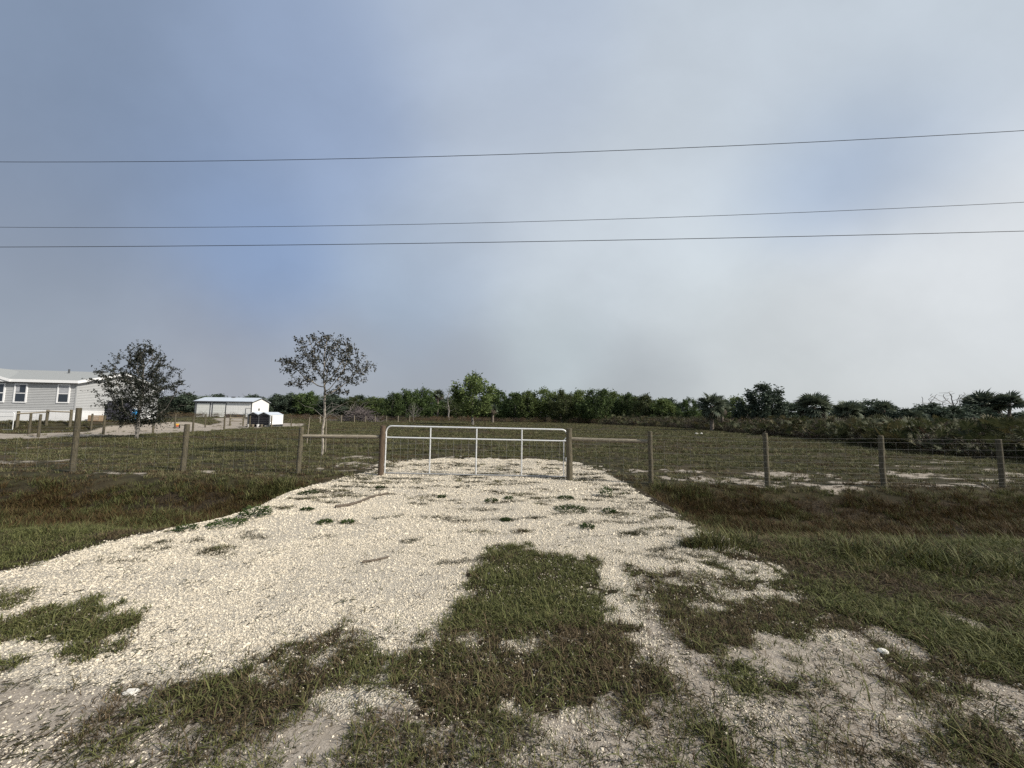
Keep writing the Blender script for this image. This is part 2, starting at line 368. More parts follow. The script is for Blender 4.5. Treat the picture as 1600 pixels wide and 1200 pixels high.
# grass growing on the driveway and the verges: (outline in the photograph, cover, share of green, blade length)
GRASS = [
    ([(0, 980), (30, 960), (75, 945), (150, 942), (172, 952), (230, 955), (220, 967), (190, 975), (195, 1005), (155, 1010), (130, 1025), (75, 1025), (90, 1005), (50, 995), (0, 1015), (-120, 1030), (-120, 985)], 1.0, .85, 1.0),
    ([(-100, 925), (0, 918), (65, 914), (35, 928), (25, 940), (0, 952), (-100, 975)], .9, .8, .8),
    ([(-80, 1050), (0, 1038), (48, 1024), (32, 1055), (0, 1068), (-80, 1090)], .85, .8, .9),
    ([(20, 1075), (80, 1055), (150, 1060), (160, 1085), (90, 1100), (20, 1100)], .28, .6, .9),
    ([(776, 852), (800, 854), (824, 852), (840, 856), (872, 864), (924, 866), (940, 882), (944, 900), (936, 912), (952, 924), (952, 944), (960, 960), (990, 990), (900, 1000), (800, 990), (704, 990), (694, 956), (716, 932), (706, 904), (724, 892), (770, 872)], 1.0, .93, 1.0),
    ([(704, 975), (800, 965), (900, 965), (965, 955), (1000, 985), (1045, 1030), (1055, 1090), (1000, 1120), (880, 1125), (720, 1120), (640, 1095), (600, 1050), (640, 1010), (690, 1000)], .95, .33, .95),
    ([(500, 985), (525, 958), (552, 975), (575, 1005), (605, 1025), (650, 1010), (690, 1040), (670, 1085), (560, 1085), (460, 1080), (400, 1060), (440, 1020)], .8, .42, .9),
    ([(325, 1040), (380, 1022), (455, 1000), (500, 985), (470, 1060), (400, 1110), (300, 1130), (240, 1160), (130, 1150), (115, 1100), (150, 1080), (240, 1075)], .62, .45, .9),
    ([(180, 1110), (215, 1105), (210, 1130), (170, 1145)], 1.0, .9, .9), ([(325, 1065), (365, 1055), (375, 1075), (335, 1085)], 1.0, .95, 1.0),
    ([(330, 1130), (420, 1100), (560, 1110), (700, 1125), (860, 1130), (900, 1230), (250, 1230)], .42, .6, .85),
    ([(540, 1150), (640, 1145), (690, 1190), (600, 1230), (500, 1220)], .5, .75, 1.0),
    ([(100, 1170), (250, 1150), (300, 1230), (60, 1230)], .32, .55, .9),
    ([(980, 880), (1010, 890), (1035, 888), (1080, 895), (1120, 902), (1160, 910), (1160, 930), (1120, 940), (1145, 960), (1160, 985), (1150, 1010), (1050, 1010), (1010, 980), (990, 950), (1000, 930), (980, 905)], .85, .4, .9),
    ([(1090, 898), (1165, 905), (1160, 930), (1100, 930)], .8, .85, .85),
    ([(1160, 903), (1180, 900), (1196, 908), (1185, 918), (1165, 916)], .95, .9, .7),
    ([(1060, 845), (1100, 843), (1150, 860), (1165, 872), (1120, 868), (1075, 858)], .85, .8, .6),
    ([(1140, 1035), (1175, 1022), (1205, 1045), (1195, 1075), (1150, 1075)], 1.0, .95, 1.0),
    ([(1050, 1000), (1150, 985), (1250, 960), (1350, 1000), (1420, 1040), (1520, 1080), (1600, 1110), (1600, 1150), (1450, 1110), (1300, 1090), (1180, 1085), (1080, 1050)], .66, .55, .9),
    ([(1150, 955), (1230, 940), (1300, 960), (1280, 990), (1180, 985)], .5, .6, .8),
    ([(1000, 1130), (1100, 1100), (1250, 1100), (1500, 1130), (1700, 1180), (1750, 1240), (950, 1240)], .30, .65, .9),
    ([(1080, 1140), (1150, 1130), (1170, 1170), (1130, 1215), (1070, 1200)], .75, .85, 1.0),
    ([(1400, 1120), (1600, 1130), (1700, 1200), (1600, 1230), (1450, 1170)], .75, .75, 1.0),
    ([(1060, 835), (1150, 850), (1240, 905), (1330, 960), (1500, 1040), (1700, 1110), (1700, 1180), (1450, 1090), (1300, 1020), (1200, 960), (1120, 890)], .66, .55, .8),
    ([(930, 1000), (1040, 985), (1150, 1000), (1300, 1000), (1500, 1090), (1750, 1200), (1700, 1260), (800, 1260), (880, 1120)], .46, .55, .8),
    ([(880, 925), (990, 900), (1100, 900), (1200, 940), (1250, 1000), (1150, 1020), (1000, 990), (930, 960)], .6, .35, .8),
    ([(100, 1090), (330, 1045), (600, 1010), (720, 1100), (900, 1130), (900, 1260), (60, 1260)], .50, .45, .8),
    ([(860, 1160), (960, 1150), (980, 1230), (850, 1230)], .4, .7, .9),
]
GAPS = [[(1372, 972), (1410, 985), (1442, 1010), (1478, 1036), (1440, 1042), (1400, 1015), (1370, 992)], [(1468, 952), (1552, 984), (1530, 992), (1458, 966)],
        [(1525, 1072), (1610, 1085), (1640, 1115), (1560, 1105)], [(545, 1092), (620, 1083), (668, 1100), (640, 1116), (560, 1112)], [(722, 1008), (745, 1000), (752, 1012), (735, 1020)], [(800, 1010), (842, 1008), (846, 1024), (808, 1026)], [(985, 990), (1010, 985), (1060, 1020), (1080, 1045), (1040, 1040)]]
GRASS = [(gpoly(p), a, b, c) for p, a, b, c in GRASS]; GAPS = [gpoly(p) for p in GAPS]

def near_cover(x, y):
    wx = x + (fbm(x, y, 2.4, 11) - .5) * .40; wy = y + (fbm(x, y, 2.4, 19) - .5) * .40
    cov = np.zeros_like(x); gr = np.full_like(x, .6); ln = np.ones_like(x)
    clump = sstep(fbm(x, y, 4.0, 31, 4), 0.38, 0.62)
    rag = (fbm(x, y, 5.5, 29, 4) - .5) * 1.5 + (fbm(x, y, 17, 33, 3) - .5) * .9
    for poly, a, b, c in GRASS:
        m_ = a * sstep(-sdf(wx, wy, poly) / .11 + rag * 2.1, -.35, .75)
        m_ = m_ * (.25 + 1.25 * clump) if a < .8 else np.minimum(m_, 1) * (.80 + .22 * clump)
        t = m_ > cov; cov = np.where(t, m_, cov); gr = np.where(t, b, gr); ln = np.where(t, c, ln)
    out = sstep(sdf(wx, wy, DRIVE) / .16 + rag * 2.2, -.5, .8) * (.72 + .3 * clump)   # the verges outside the driveway
    t = out > cov
    cov = np.where(t, out, cov); gr = np.where(t, .88 - .7 * sstep(fbm(x * .6, y, 1.1, 45, 3), .44, .6), gr); ln = np.where(t, .62 + .7 * fbm(x, y, 1.3, 46, 2), ln)
    gap = np.zeros_like(x)
    for poly in GAPS: gap = np.maximum(gap, 1 - sstep(sdf(wx, wy, poly), -.08, .06))
    cov = cov * (1 - .9 * gap)
    return np.clip(cov, 0, 1), gr, ln, gap

def axis(stops):                            # stops: (position, step there); steps blend between stops
    out = [stops[0][0]]
    while out[-1] < stops[-1][0]:
        p = out[-1]
        for (a, sa), (b, sb) in zip(stops, stops[1:]):
            if a <= p <= b: st = sa + (sb - sa) * (p - a) / (b - a); break
        out.append(p + st)
    return np.array(out)
xs = axis([(-900, 90), (-120, 6), (-40, .9), (-14, .25), (-7.5, .05), (7.5, .05), (14, .25), (40, .9), (120, 6), (900, 90)])
ys = axis([(-60, 8), (-6, .8), (.6, .05), (8, .05), (11.5, .08), (22, .35), (60, 1.2), (150, 6), (1200, 120)])
GX, GY = np.meshgrid(xs, ys); GZ = height(GX, GY)
nx, ny = len(xs), len(ys)
X, Y, Z = GX.ravel(), GY.ravel(), GZ.ravel()
d_drive = sdf(X, Y, DRIVE); d_track = sdf(X, Y, TRACK)
near = (Y < 9) & (np.abs(X) < 14)
cov = np.zeros_like(X); gap = np.zeros_like(X)
cv, _, _, gpp = near_cover(X[near], Y[near]); cov[near] = cv; gap[near] = gpp
A_gravel = np.where(Y < 16, 1 - sstep(d_drive + (fbm(X, Y, 3, 5) - .5) * (.3 + 1.8 * sstep(Y, 11, 12.5)), -.08, .08), 0)
shoulder = sstep(-Y + 2.5 + .85 * sstep(X, .2, 1.6) + (fbm(X, Y, 1.6, 55) - .5) * 1.3 + .05 * np.abs(X), -.3, .4)      # finer sand by the road edge
A_sand = np.maximum(np.maximum(1 - sstep(d_track + (fbm(X, Y, .8, 6) - .5) * 1.2, -.4, .4), bare_sand(X, Y) * (Y > 9.2)), np.maximum(A_gravel * shoulder, gap))
A_gravel = A_gravel * (1 - .8 * shoulder)
A_lit = np.clip(cov * (Y < 9) + ditch_amount(X, Y), 0, 1)
A_gravel = A_gravel * (1 - .85 * sstep(cov, .45, .95) * (Y < 9)); A_sand = A_sand * (1 - .8 * sstep(cov, .5, .95) * (Y < 9))                              # brown thatch
dem = sdf(X, Y, [(-200, 55), (60, 55), (60, 400), (-200, 400)])
me_cols = np.stack([A_gravel, A_sand, A_lit, np.ones_like(X)], 1)

gmat = bpy.data.materials.new('ground_cover'); gmat.use_nodes = True
def ground_material():
    N = NT(gmat.node_tree); b = N.n['Principled BSDF']; b.inputs['Roughness'].default_value = 0.95; b.inputs['Specular IOR Level'].default_value = 0.1
    at = N.new('ShaderNodeAttribute', attribute_name='cover'); sp = N.new('ShaderNodeSeparateColor'); N.link(at.outputs['Color'], sp.inputs[0])
    geo = N.new('ShaderNodeNewGeometry'); P = geo.outputs['Position']
    n_f = N.noise(P, 26, 5, .65).outputs[0]; n_m = N.noise(P, 3.0, 5, .6).outputs[0]; n_l = N.noise(P, .25, 4, .55).outputs[0]
    n_v = N.noise(P, 140, 3, .6).outputs[0]
    turf = N.mix(N.smooth(n_m, .35, .68), (0.020, 0.018, 0.009), (0.058, 0.053, 0.026))
    turf = N.mix(N.smooth(n_l, .42, .7, 0, .55), turf, (0.085, 0.06, 0.036))
    turf = N.mix(N.smooth(n_f, .4, .62, .55, 0), turf, (0.032, 0.028, 0.016))
    lit = N.mix(N.smooth(n_f, .35, .65), (0.010, 0.008, 0.005), (0.050, 0.038, 0.024))
    c = N.mix(N.smooth(sp.outputs[2], .15, .7), turf, lit)
    sand = N.mix(N.smooth(n_f, .3, .72), (0.27, 0.235, 0.19), (0.42, 0.372, 0.31))
    sand = N.mix(N.smooth(n_v, .36, .6, .5, 0), sand, (0.15, 0.12, 0.09))
    sand = N.mix(N.smooth(n_m, .48, .7, 0, .4), sand, (0.20, 0.165, 0.125))
    e = N.math('ADD', sp.outputs[1], N.math('MULTIPLY', N.math('SUBTRACT', n_f, .5), 1.1))
    c = N.mix(N.smooth(e, .38, .72), c, sand)
    vo = N.new('ShaderNodeTexVoronoi'); vo.inputs['Scale'].default_value = 80; N.link(P, vo.inputs['Vector'])
    vs = N.new('ShaderNodeSeparateColor'); N.link(vo.outputs['Color'], vs.inputs[0])
    grav = N.mix(vs.outputs[0], (0.42, 0.375, 0.30), (0.62, 0.56, 0.45))
    grav = N.mix(N.smooth(vo.outputs['Distance'], .45, .8, 0, .6), grav, (0.15, 0.125, 0.10))  # shade in the gaps between stones, put into the gravel colour
    grav = N.mix(N.smooth(n_m, .58, .75, 0, .35), grav, (0.40, 0.35, 0.285))
    e2 = N.math('ADD', sp.outputs[0], N.math('MULTIPLY', N.math('SUBTRACT', n_f, .5), .7))
    gm = N.smooth(e2, .35, .65)
    c = N.mix(gm, c, grav)
    N.link(c, b.inputs['Base Color'])
    hgt = N.math('ADD', N.math('MULTIPLY', n_f, .6), N.math('MULTIPLY', N.math('SUBTRACT', 1.0, vo.outputs['Distance']), N.math('MULTIPLY', gm, .8)))
    hgt = N.math('ADD', hgt, N.math('MULTIPLY', n_v, .25))
    bp = N.new('ShaderNodeBump'); bp.inputs['Strength'].default_value = .8; bp.inputs['Distance'].default_value = .02
    N.link(hgt, bp.inputs['Height']); N.link(bp.outputs[0], b.inputs['Normal'])
ground_material()

ii = (np.arange(ny - 1)[:, None] * nx + np.arange(nx - 1)[None, :]).ravel()
FQ = np.stack([ii, ii + 1, ii + 1 + nx, ii + nx], 1)
fxc, fyc = X[FQ].mean(1), Y[FQ].mean(1)
fd = d_drive[FQ].mean(1); ft = d_track[FQ].mean(1); fdt = ditch_amount(fxc, fyc)
kindf = np.zeros(len(FQ), int)                                  # 0 field, 1 driveway, 2 sandy track, 3 ditch, 4 roadside verge
kindf[(fyc < 5.6)] = 4
kindf[(fdt > .12)] = 3
kindf[(fd < 0) & (fyc < 16)] = 1
kindf[(ft < 0)] = 2
def sub_ground(name, k, label):
    q = FQ[kindf == k]; used, inv = np.unique(q, return_inverse=True); q = inv.reshape(q.shape)
    me = bpy.data.meshes.new(name); me.vertices.add(len(used)); me.vertices.foreach_set('co', np.stack([X[used], Y[used], Z[used]], 1).ravel())
    me.loops.add(q.size); me.loops.foreach_set('vertex_index', q.ravel().astype(np.int32))
    me.polygons.add(len(q)); me.polygons.foreach_set('loop_start', np.arange(0, q.size, 4, dtype=np.int32)); me.polygons.foreach_set('loop_total', np.full(len(q), 4, np.int32))
    me.polygons.foreach_set('use_smooth', np.ones(len(q), bool))
    me.update(calc_edges=True)
    a = me.color_attributes.new('cover', 'FLOAT_COLOR', 'POINT'); a.data.foreach_set('color', me_cols[used].ravel().astype(np.float32))
    me.materials.append(gmat)
    o = link(name, me); tag(o, label, None, None, 'structure'); return o
sub_ground('field', 0, 'low olive pasture behind the fence, running back to the far trees')
sub_ground('driveway', 1, 'pale shell gravel driveway flaring out from the gate')
sub_ground('sandy_track', 2, 'sandy track leading past the house to the white shed')
sub_ground('ditch', 3, 'shallow roadside ditch with brown grass on both sides of the driveway')
sub_ground('roadside_verge', 4, 'grassy roadside verge beside the gravel driveway')

# ------------------------------------------------------------------ scattering (stuff only)
def set_tint(me, tint, per):
    a = me.attributes.new('tint', 'FLOAT', 'POINT'); a.data.foreach_set('value', np.repeat(np.asarray(tint, np.float32), per))

def blade_mesh(name, material, n, rad, lo, hi, w, lean, seg=3, tint_lo=0.0, tint_hi=1.0, seed=0):
    r = np.random.default_rng(seed); V = []; Fc = []; T = []
    for i in range(n):
        a = r.uniform(0, 2 * math.pi); rr = rad * math.sqrt(r.uniform()); bx, by = rr * math.cos(a), rr * math.sin(a)
        L = r.uniform(lo, hi); az = a + r.normal(0, .9); cu = r.uniform(.4, 1.0) * lean; ww = w * r.uniform(.7, 1.3)
        px, py = -math.sin(az), math.cos(az); x, y, z = bx, by, -.01; ang = r.uniform(0, .45) * lean
        o = len(V); t = r.uniform(tint_lo, tint_hi)
        for k in range(seg + 1):
            f = k / seg; hw = ww * (1 - f) ** .7 * .5 + .0003
            V += [(x - px * hw, y - py * hw, z), (x + px * hw, y + py * hw, z)]; T += [t, t]
            st = L / seg; x += math.cos(az) * math.sin(ang) * st; y += math.sin(az) * math.sin(ang) * st; z += math.cos(ang) * st
            ang = min(ang + cu * 1.25 / seg, 1.75)
        for k in range(seg): Fc.append((o + 2 * k, o + 2 * k + 1, o + 2 * k + 3, o + 2 * k + 2))
    me = bpy.data.meshes.new(name); me.from_pydata(V, [], Fc); me.materials.append(material)
    a = me.attributes.new('tint', 'FLOAT', 'POINT'); a.data.foreach_set('value', np.asarray(T, np.float32)); me.update(); return me

def proto_collection(name, meshes):
    c = bpy.data.collections.new(name)
    for i, me in enumerate(meshes):
        o = bpy.data.objects.new('%s_%02d' % (name, i), me); c.objects.link(o)
    return c

def scatter(name, pts, scl, rot, idx, coll, label, cat):
    me = bpy.data.meshes.new(name); me.vertices.add(len(pts)); me.vertices.foreach_set('co', np.asarray(pts, np.float32).ravel())
    for nm, ty, key, arr in (('scl', 'FLOAT_VECTOR', 'vector', scl), ('rot', 'FLOAT_VECTOR', 'vector', rot), ('idx', 'INT', 'value', idx)):
        a = me.attributes.new(nm, ty, 'POINT'); a.data.foreach_set(key, np.asarray(arr, np.int32 if ty == 'INT' else np.float32).ravel())
    me.update(); o = link(name, me); tag(o, label, cat, None, 'stuff')
    g = bpy.data.node_groups.new('scatter_' + name, 'GeometryNodeTree')
    g.interface.new_socket('Geometry', in_out='INPUT', socket_type='NodeSocketGeometry'); g.interface.new_socket('Geometry', in_out='OUTPUT', socket_type='NodeSocketGeometry')
    n = g.nodes; gi = n.new('NodeGroupInput'); go = n.new('NodeGroupOutput'); iop = n.new('GeometryNodeInstanceOnPoints'); ci = n.new('GeometryNodeCollectionInfo')
    ci.inputs['Collection'].default_value = coll; ci.inputs['Separate Children'].default_value = True; ci.inputs['Reset Children'].default_value = True
    iop.inputs['Pick Instance'].default_value = True
    def na(nm, ty):
        q = n.new('GeometryNodeInputNamedAttribute'); q.data_type = ty; q.inputs['Name'].default_value = nm
        return [s for s in q.outputs if s.name == 'Attribute' and s.enabled][0]
    e2r = n.new('FunctionNodeEulerToRotation')
    g.links.new(gi.outputs[0], iop.inputs['Points']); g.links.new(ci.outputs[0], iop.inputs['Instance'])
    g.links.new(na('idx', 'INT'), iop.inputs['Instance Index']); g.links.new(na('rot', 'FLOAT_VECTOR'), e2r.inputs[0]); g.links.new(e2r.outputs[0], iop.inputs['Rotation'])
    g.links.new(na('scl', 'FLOAT_VECTOR'), iop.inputs['Scale']); g.links.new(iop.outputs[0], go.inputs[0])
    md = o.modifiers.new('scatter', 'NODES'); md.node_group = g
    return o

def sample(n, x0, x1, y0, y1): return rng.uniform(x0, x1, n), rng.uniform(y0, y1, n)
def wedge(x, y, k=1.75, m_=1.2): return np.abs(x) < k * y + m_

def grass_stuff(name, x, y, scl, idx, coll, label, tilt=.12):
    n = len(x); z = height(x, y)
    rot = np.stack([rng.normal(0, tilt, n), rng.normal(0, tilt, n), rng.uniform(0, 6.283, n)], 1)
    s3 = np.stack([scl * rng.uniform(.85, 1.2, n), scl * rng.uniform(.85, 1.2, n), scl], 1)
    return scatter(name, np.stack([x, y, z], 1), s3, rot, idx, coll, label, 'grass')

# gravel: loose shell stones
def stone_mesh(seed):
    import bmesh
    r = np.random.default_rng(seed); bm = bmesh.new(); bmesh.ops.create_icosphere(bm, subdivisions=1, radius=1.0)
    ax = (r.uniform(.75, 1.15), r.uniform(.6, .95), r.uniform(.38, .7))
    for v in bm.verts:
        k = r.uniform(.78, 1.15); v.co = Vector((v.co.x * ax[0] * k, v.co.y * ax[1] * k, v.co.z * ax[2] * k))
    me = bpy.data.meshes.new('stone'); bm.to_mesh(me); bm.free(); me.materials.append(M['stone']); return me
STONES = proto_collection('gravel_stone', [stone_mesh(i) for i in range(8)])
def gravel():
    P = []; S = []
    for (y0, y1, dens, r0) in ((.9, 2.6, 6400, .0052), (2.6, 3.6, 6000, .0062), (3.6, 5.2, 4400, .0074), (5.2, 8.0, 2300, .0098), (8.0, 14.5, 900, .0145)):
        xa = min(9, y1 * 1.75 + 1); x, y = sample(int(dens * 2 * xa * (y1 - y0)), -xa, xa, y0, y1)
        k = wedge(x, y) & (sdf(x, y, DRIVE) < (rng.normal(0, .06, len(x)) + .02)); x, y = x[k], y[k]
        cv, _, _, gpp = near_cover(x, y)
        sh = sstep(-y + 2.5 + .85 * sstep(x, .2, 1.6) + (fbm(x, y, 1.6, 55) - .5) * 1.3 + .05 * np.abs(x), -.3, .4)
        pr = (1 - .93 * cv ** .7) * (1 - .86 * sh * sstep(fbm(x, y, 2.2, 66), .28, .55)) * (.45 + .55 * sstep(fbm(x, y, 1.3, 68), .3, .5))
        for off in (-1.75, -.15):                          # two faintly packed wheel tracks
            pr = pr * (1 - .5 * np.exp(-((x - off - .10 * (9 - y) * (off + .95) - .18 * np.sin(y * .7)) / .24) ** 2) * sstep(fbm(x, y, 1.4, 99, 3), .3, .6))
        k = rng.uniform(size=len(x)) < pr; x, y = x[k], y[k]
        s = r0 * np.exp(rng.normal(-.12, .38, len(x))); s = np.minimum(s, r0 * 2.8)
        P.append(np.stack([x, y, height(x, y) + s * .16], 1)); S.append(s)
    P = np.concatenate(P); S = np.concatenate(S); n = len(S)
    s3 = np.stack([S, S, S], 1); rot = np.stack([rng.normal(0, .35, n), rng.normal(0, .35, n), rng.uniform(0, 6.283, n)], 1)
    scatter('gravel', P, s3, rot, rng.integers(0, 8, n), STONES, 'loose pale shell stones spread over the driveway', 'gravel')
gravel()

NEARC = proto_collection('verge_tuft',
    [blade_mesh('a_green_tuft', M['g_green'], 11, .055, .035, .085, .0072, 1.6, 3, 0, 1, 100 + i) for i in range(6)] +
    [blade_mesh('b_brown_tuft', M['g_brown'], 11, .06, .035, .09, .0062, 1.9, 3, 0, 1, 200 + i) for i in range(6)] +
    [blade_mesh('dark_tuft', M['g_dark'], 16, .06, .03, .09, .005, 1.6, 4, 0, 1, 240 + i) for i in range(3)] +
    [blade_mesh('runner', M['g_green'] if i < 3 else M['g_brown'], 4, .06, .08, .22, .0062, 2.4, 5, .1, 1, 260 + i) for i in range(6)])
def near_grass():
    X_, Y_, S_, I_ = [], [], [], []
    for (y0, y1, dens) in ((.85, 2.2, 1500), (2.2, 3.6, 1300), (3.6, 6.6, 760)):
        xa = y1 * 1.75 + 1; x, y = sample(int(dens * 2 * xa * (y1 - y0)), -xa, xa, y0, y1)
        k = wedge(x, y); x, y = x[k], y[k]
        cv, gr, ln, _ = near_cover(x, y)
        cv = cv * (1 - .92 * sstep(ditch_amount(x, y), .35, .8))
        k = rng.uniform(size=len(x)) < cv ** 1.2; x, y, gr, ln, cv = x[k], y[k], gr[k], ln[k], cv[k]
        g = rng.uniform(size=len(x)) < np.clip(gr + (fbm(x, y, 2.2, 88) - .5) * 1.3, .04, .97)
        X_.append(x); Y_.append(y); S_.append(ln * rng.uniform(.65, 1.15, len(x)) * (.7 + .3 * cv)); ii_ = np.where(g, rng.integers(0, 6, len(x)), rng.integers(6, 12, len(x))); rn = rng.uniform(size=len(x)) < .14; I_.append(np.where(rn, np.where(g, rng.integers(15, 18, len(x)), rng.integers(18, 21, len(x))), ii_))
    # stray tufts loose on the gravel
    x, y = sample(2600, -6, 4, 1.0, 13.5); k = (sdf(x, y, DRIVE) < -.1) & (fbm(x, y, .9, 91) > .44); x, y = x[k][:900], y[k][:900]
    X_.append(x); Y_.append(y); S_.append(rng.uniform(.25, .6, len(x))); I_.append(rng.integers(0, 12, len(x)))
    x, y = sample(9000, -6, 7, .9, 4.2); cl = sstep(fbm(x, y, 1.7, 95, 3), .40, .62); k = (rng.uniform(size=len(x)) < cl * sstep(-y, -3.9, -2.2) * .55 * sstep(x, -3.5, 0.2) + .05 * (y < 2.6)) & wedge(x, y); x, y = x[k], y[k]   # long runners lying over the bare sand
    X_.append(x); Y_.append(y); S_.append(rng.uniform(.5, 1.05, len(x))); I_.append(rng.integers(15, 21, len(x)))
    for i in range(300):                                  # small ragged clumps, most of them towards the gate
        cy = 4.2 + 9.0 * rng.uniform() ** .8; cx = rng.uniform(-4.2, 2.8) if cy < 10.5 else rng.uniform(-3.2, 2.0); edge = rng.uniform() < .35
        if edge: cx = rng.choice([rng.uniform(-4.4, -3.4), rng.uniform(1.8, 2.9)])
        if sdf(np.array([cx]), np.array([cy]), DRIVE)[0] > -.05: continue
        n = int(rng.uniform(10, 46) * (1 + .05 * cy)); a = rng.normal(0, .2); L = rng.uniform(.05, .24); t = rng.normal(0, 1, n); q = rng.normal(0, .045, n)
        X_.append(cx + L * t * math.cos(a) - q * math.sin(a)); Y_.append(cy + L * t * math.sin(a) + q * math.cos(a)); S_.append(rng.uniform(.4, .85, n)); br = rng.uniform() < .78
        I_.append(rng.integers(12, 15, n) if br else rng.integers(0, 15, n))
    grass_stuff('grass', np.concatenate(X_), np.concatenate(Y_), np.concatenate(S_), np.concatenate(I_), NEARC, 'short green and brown grass creeping over the near gravel and verges', .18)
near_grass()

def litter():
    V, Fc = [], []
    ms = []
    for i in range(8):
        r = np.random.default_rng(700 + i); V, Fc = [], []
        for k in range(7):
            a = r.uniform(0, 6.28); c = r.normal(0, .035, 2); L = r.uniform(.008, .038); w = r.uniform(.001, .0026); d = np.array([math.cos(a), math.sin(a)]); n_ = np.array([-d[1], d[0]]); o = len(V); b = r.normal(0, .008)
            p = [c - d * L / 2, c + n_ * b, c + d * L / 2]
            for q in p: V += [(*(q - n_ * w / 2), .001), (*(q + n_ * w / 2), .004)]
            Fc += [(o, o + 1, o + 3, o + 2), (o + 2, o + 3, o + 5, o + 4)]
        me = bpy.data.meshes.new('litter'); me.from_pydata([tuple(map(float, v)) for v in V], [], Fc); me.materials.append(M['g_dark'] if i < 6 else M['g_brown']); ms.append(me)
    C = proto_collection('litter', ms)
    x, y = sample(26000, -9, 7, .9, 5.2); k = wedge(x, y) & (sdf(x, y, DRIVE) < .1); x, y = x[k], y[k]
    pr = np.clip(sstep(-y, -3.3, -1.6) * (.12 + .75 * sstep(fbm(x, y, 1.8, 97, 3), .42, .64)), 0, 1) + .035
    k = rng.uniform(size=len(x)) < pr; x, y = x[k], y[k]; n = len(x); s = rng.uniform(.7, 1.5, n)
    scatter('litter', np.stack([x, y, height(x, y) + .008], 1), np.stack([s] * 3, 1), np.stack([rng.normal(0, .1, n), rng.normal(0, .1, n), rng.uniform(0, 6.283, n)], 1), rng.integers(0, 8, n), C, 'dead brown grass litter strewn over the sandy foreground', 'litter')
litter()

DITC = proto_collection('ditch_tuft',
    [blade_mesh('ditch_brown', M['g_ditch'], 22, .10, .08, .23, .0085, 1.25, 4, 0, 1, 300 + i) for i in range(6)] +
    [blade_mesh('ditch_green', M['g_green'], 22, .09, .08, .22, .0085, 1.2, 4, 0, .8, 320 + i) for i in range(3)])
def ditch_grass():
    x, y = sample(60000, -20, 20, 5.3, 10.2); k = wedge(x, y, 1.7, 1) ; x, y = x[k], y[k]
    da = ditch_amount(x, y); k = (rng.uniform(size=len(x)) < np.clip(da * 1.4, 0, 1) * (.12 + .8 * sstep(fbm(x * .7, y * 1.3, 1.6, 71), .36, .58)) * (1 - .55 * np.exp(-((y - 6.9 - .2 * np.sin(x)) / .22) ** 2))) & (sdf(x, y, DRIVE) > .1); x, y = x[k], y[k]
    g = rng.uniform(size=len(x)) < (.10 + .5 * (1 - sstep(y, 5.6, 6.8)) + .35 * sstep(y, 8.6, 9.5) + .6 * sstep(fbm(x, y, .8, 37), .54, .7))
    s = rng.uniform(.55, 1.1, len(x)) * (.75 + .4 * fbm(x, y, 1.5, 39))
    for (u, v, n, sp) in ((440, 766, 60, .28), (415, 776, 30, .2), (255, 812, 45, .25), (228, 822, 40, .3), (1062, 768, 50, .3), (1108, 850, 30, .25), (1390, 872, 40, .4), (1500, 880, 40, .4)):
        p = gnd(u, v); x = np.concatenate([x, p[0] + rng.normal(0, sp, n)]); y = np.concatenate([y, p[1] + rng.normal(0, sp * .6, n)]); s = np.concatenate([s, rng.uniform(.9, 1.5, n)]); g = np.concatenate([g, rng.uniform(size=n) < .85])
    grass_stuff('ditch_grass', x, y, s, np.where(g, rng.integers(6, 9, len(x)), rng.integers(0, 6, len(x))), DITC, 'tall rusty brown grass filling the roadside ditch')
ditch_grass()

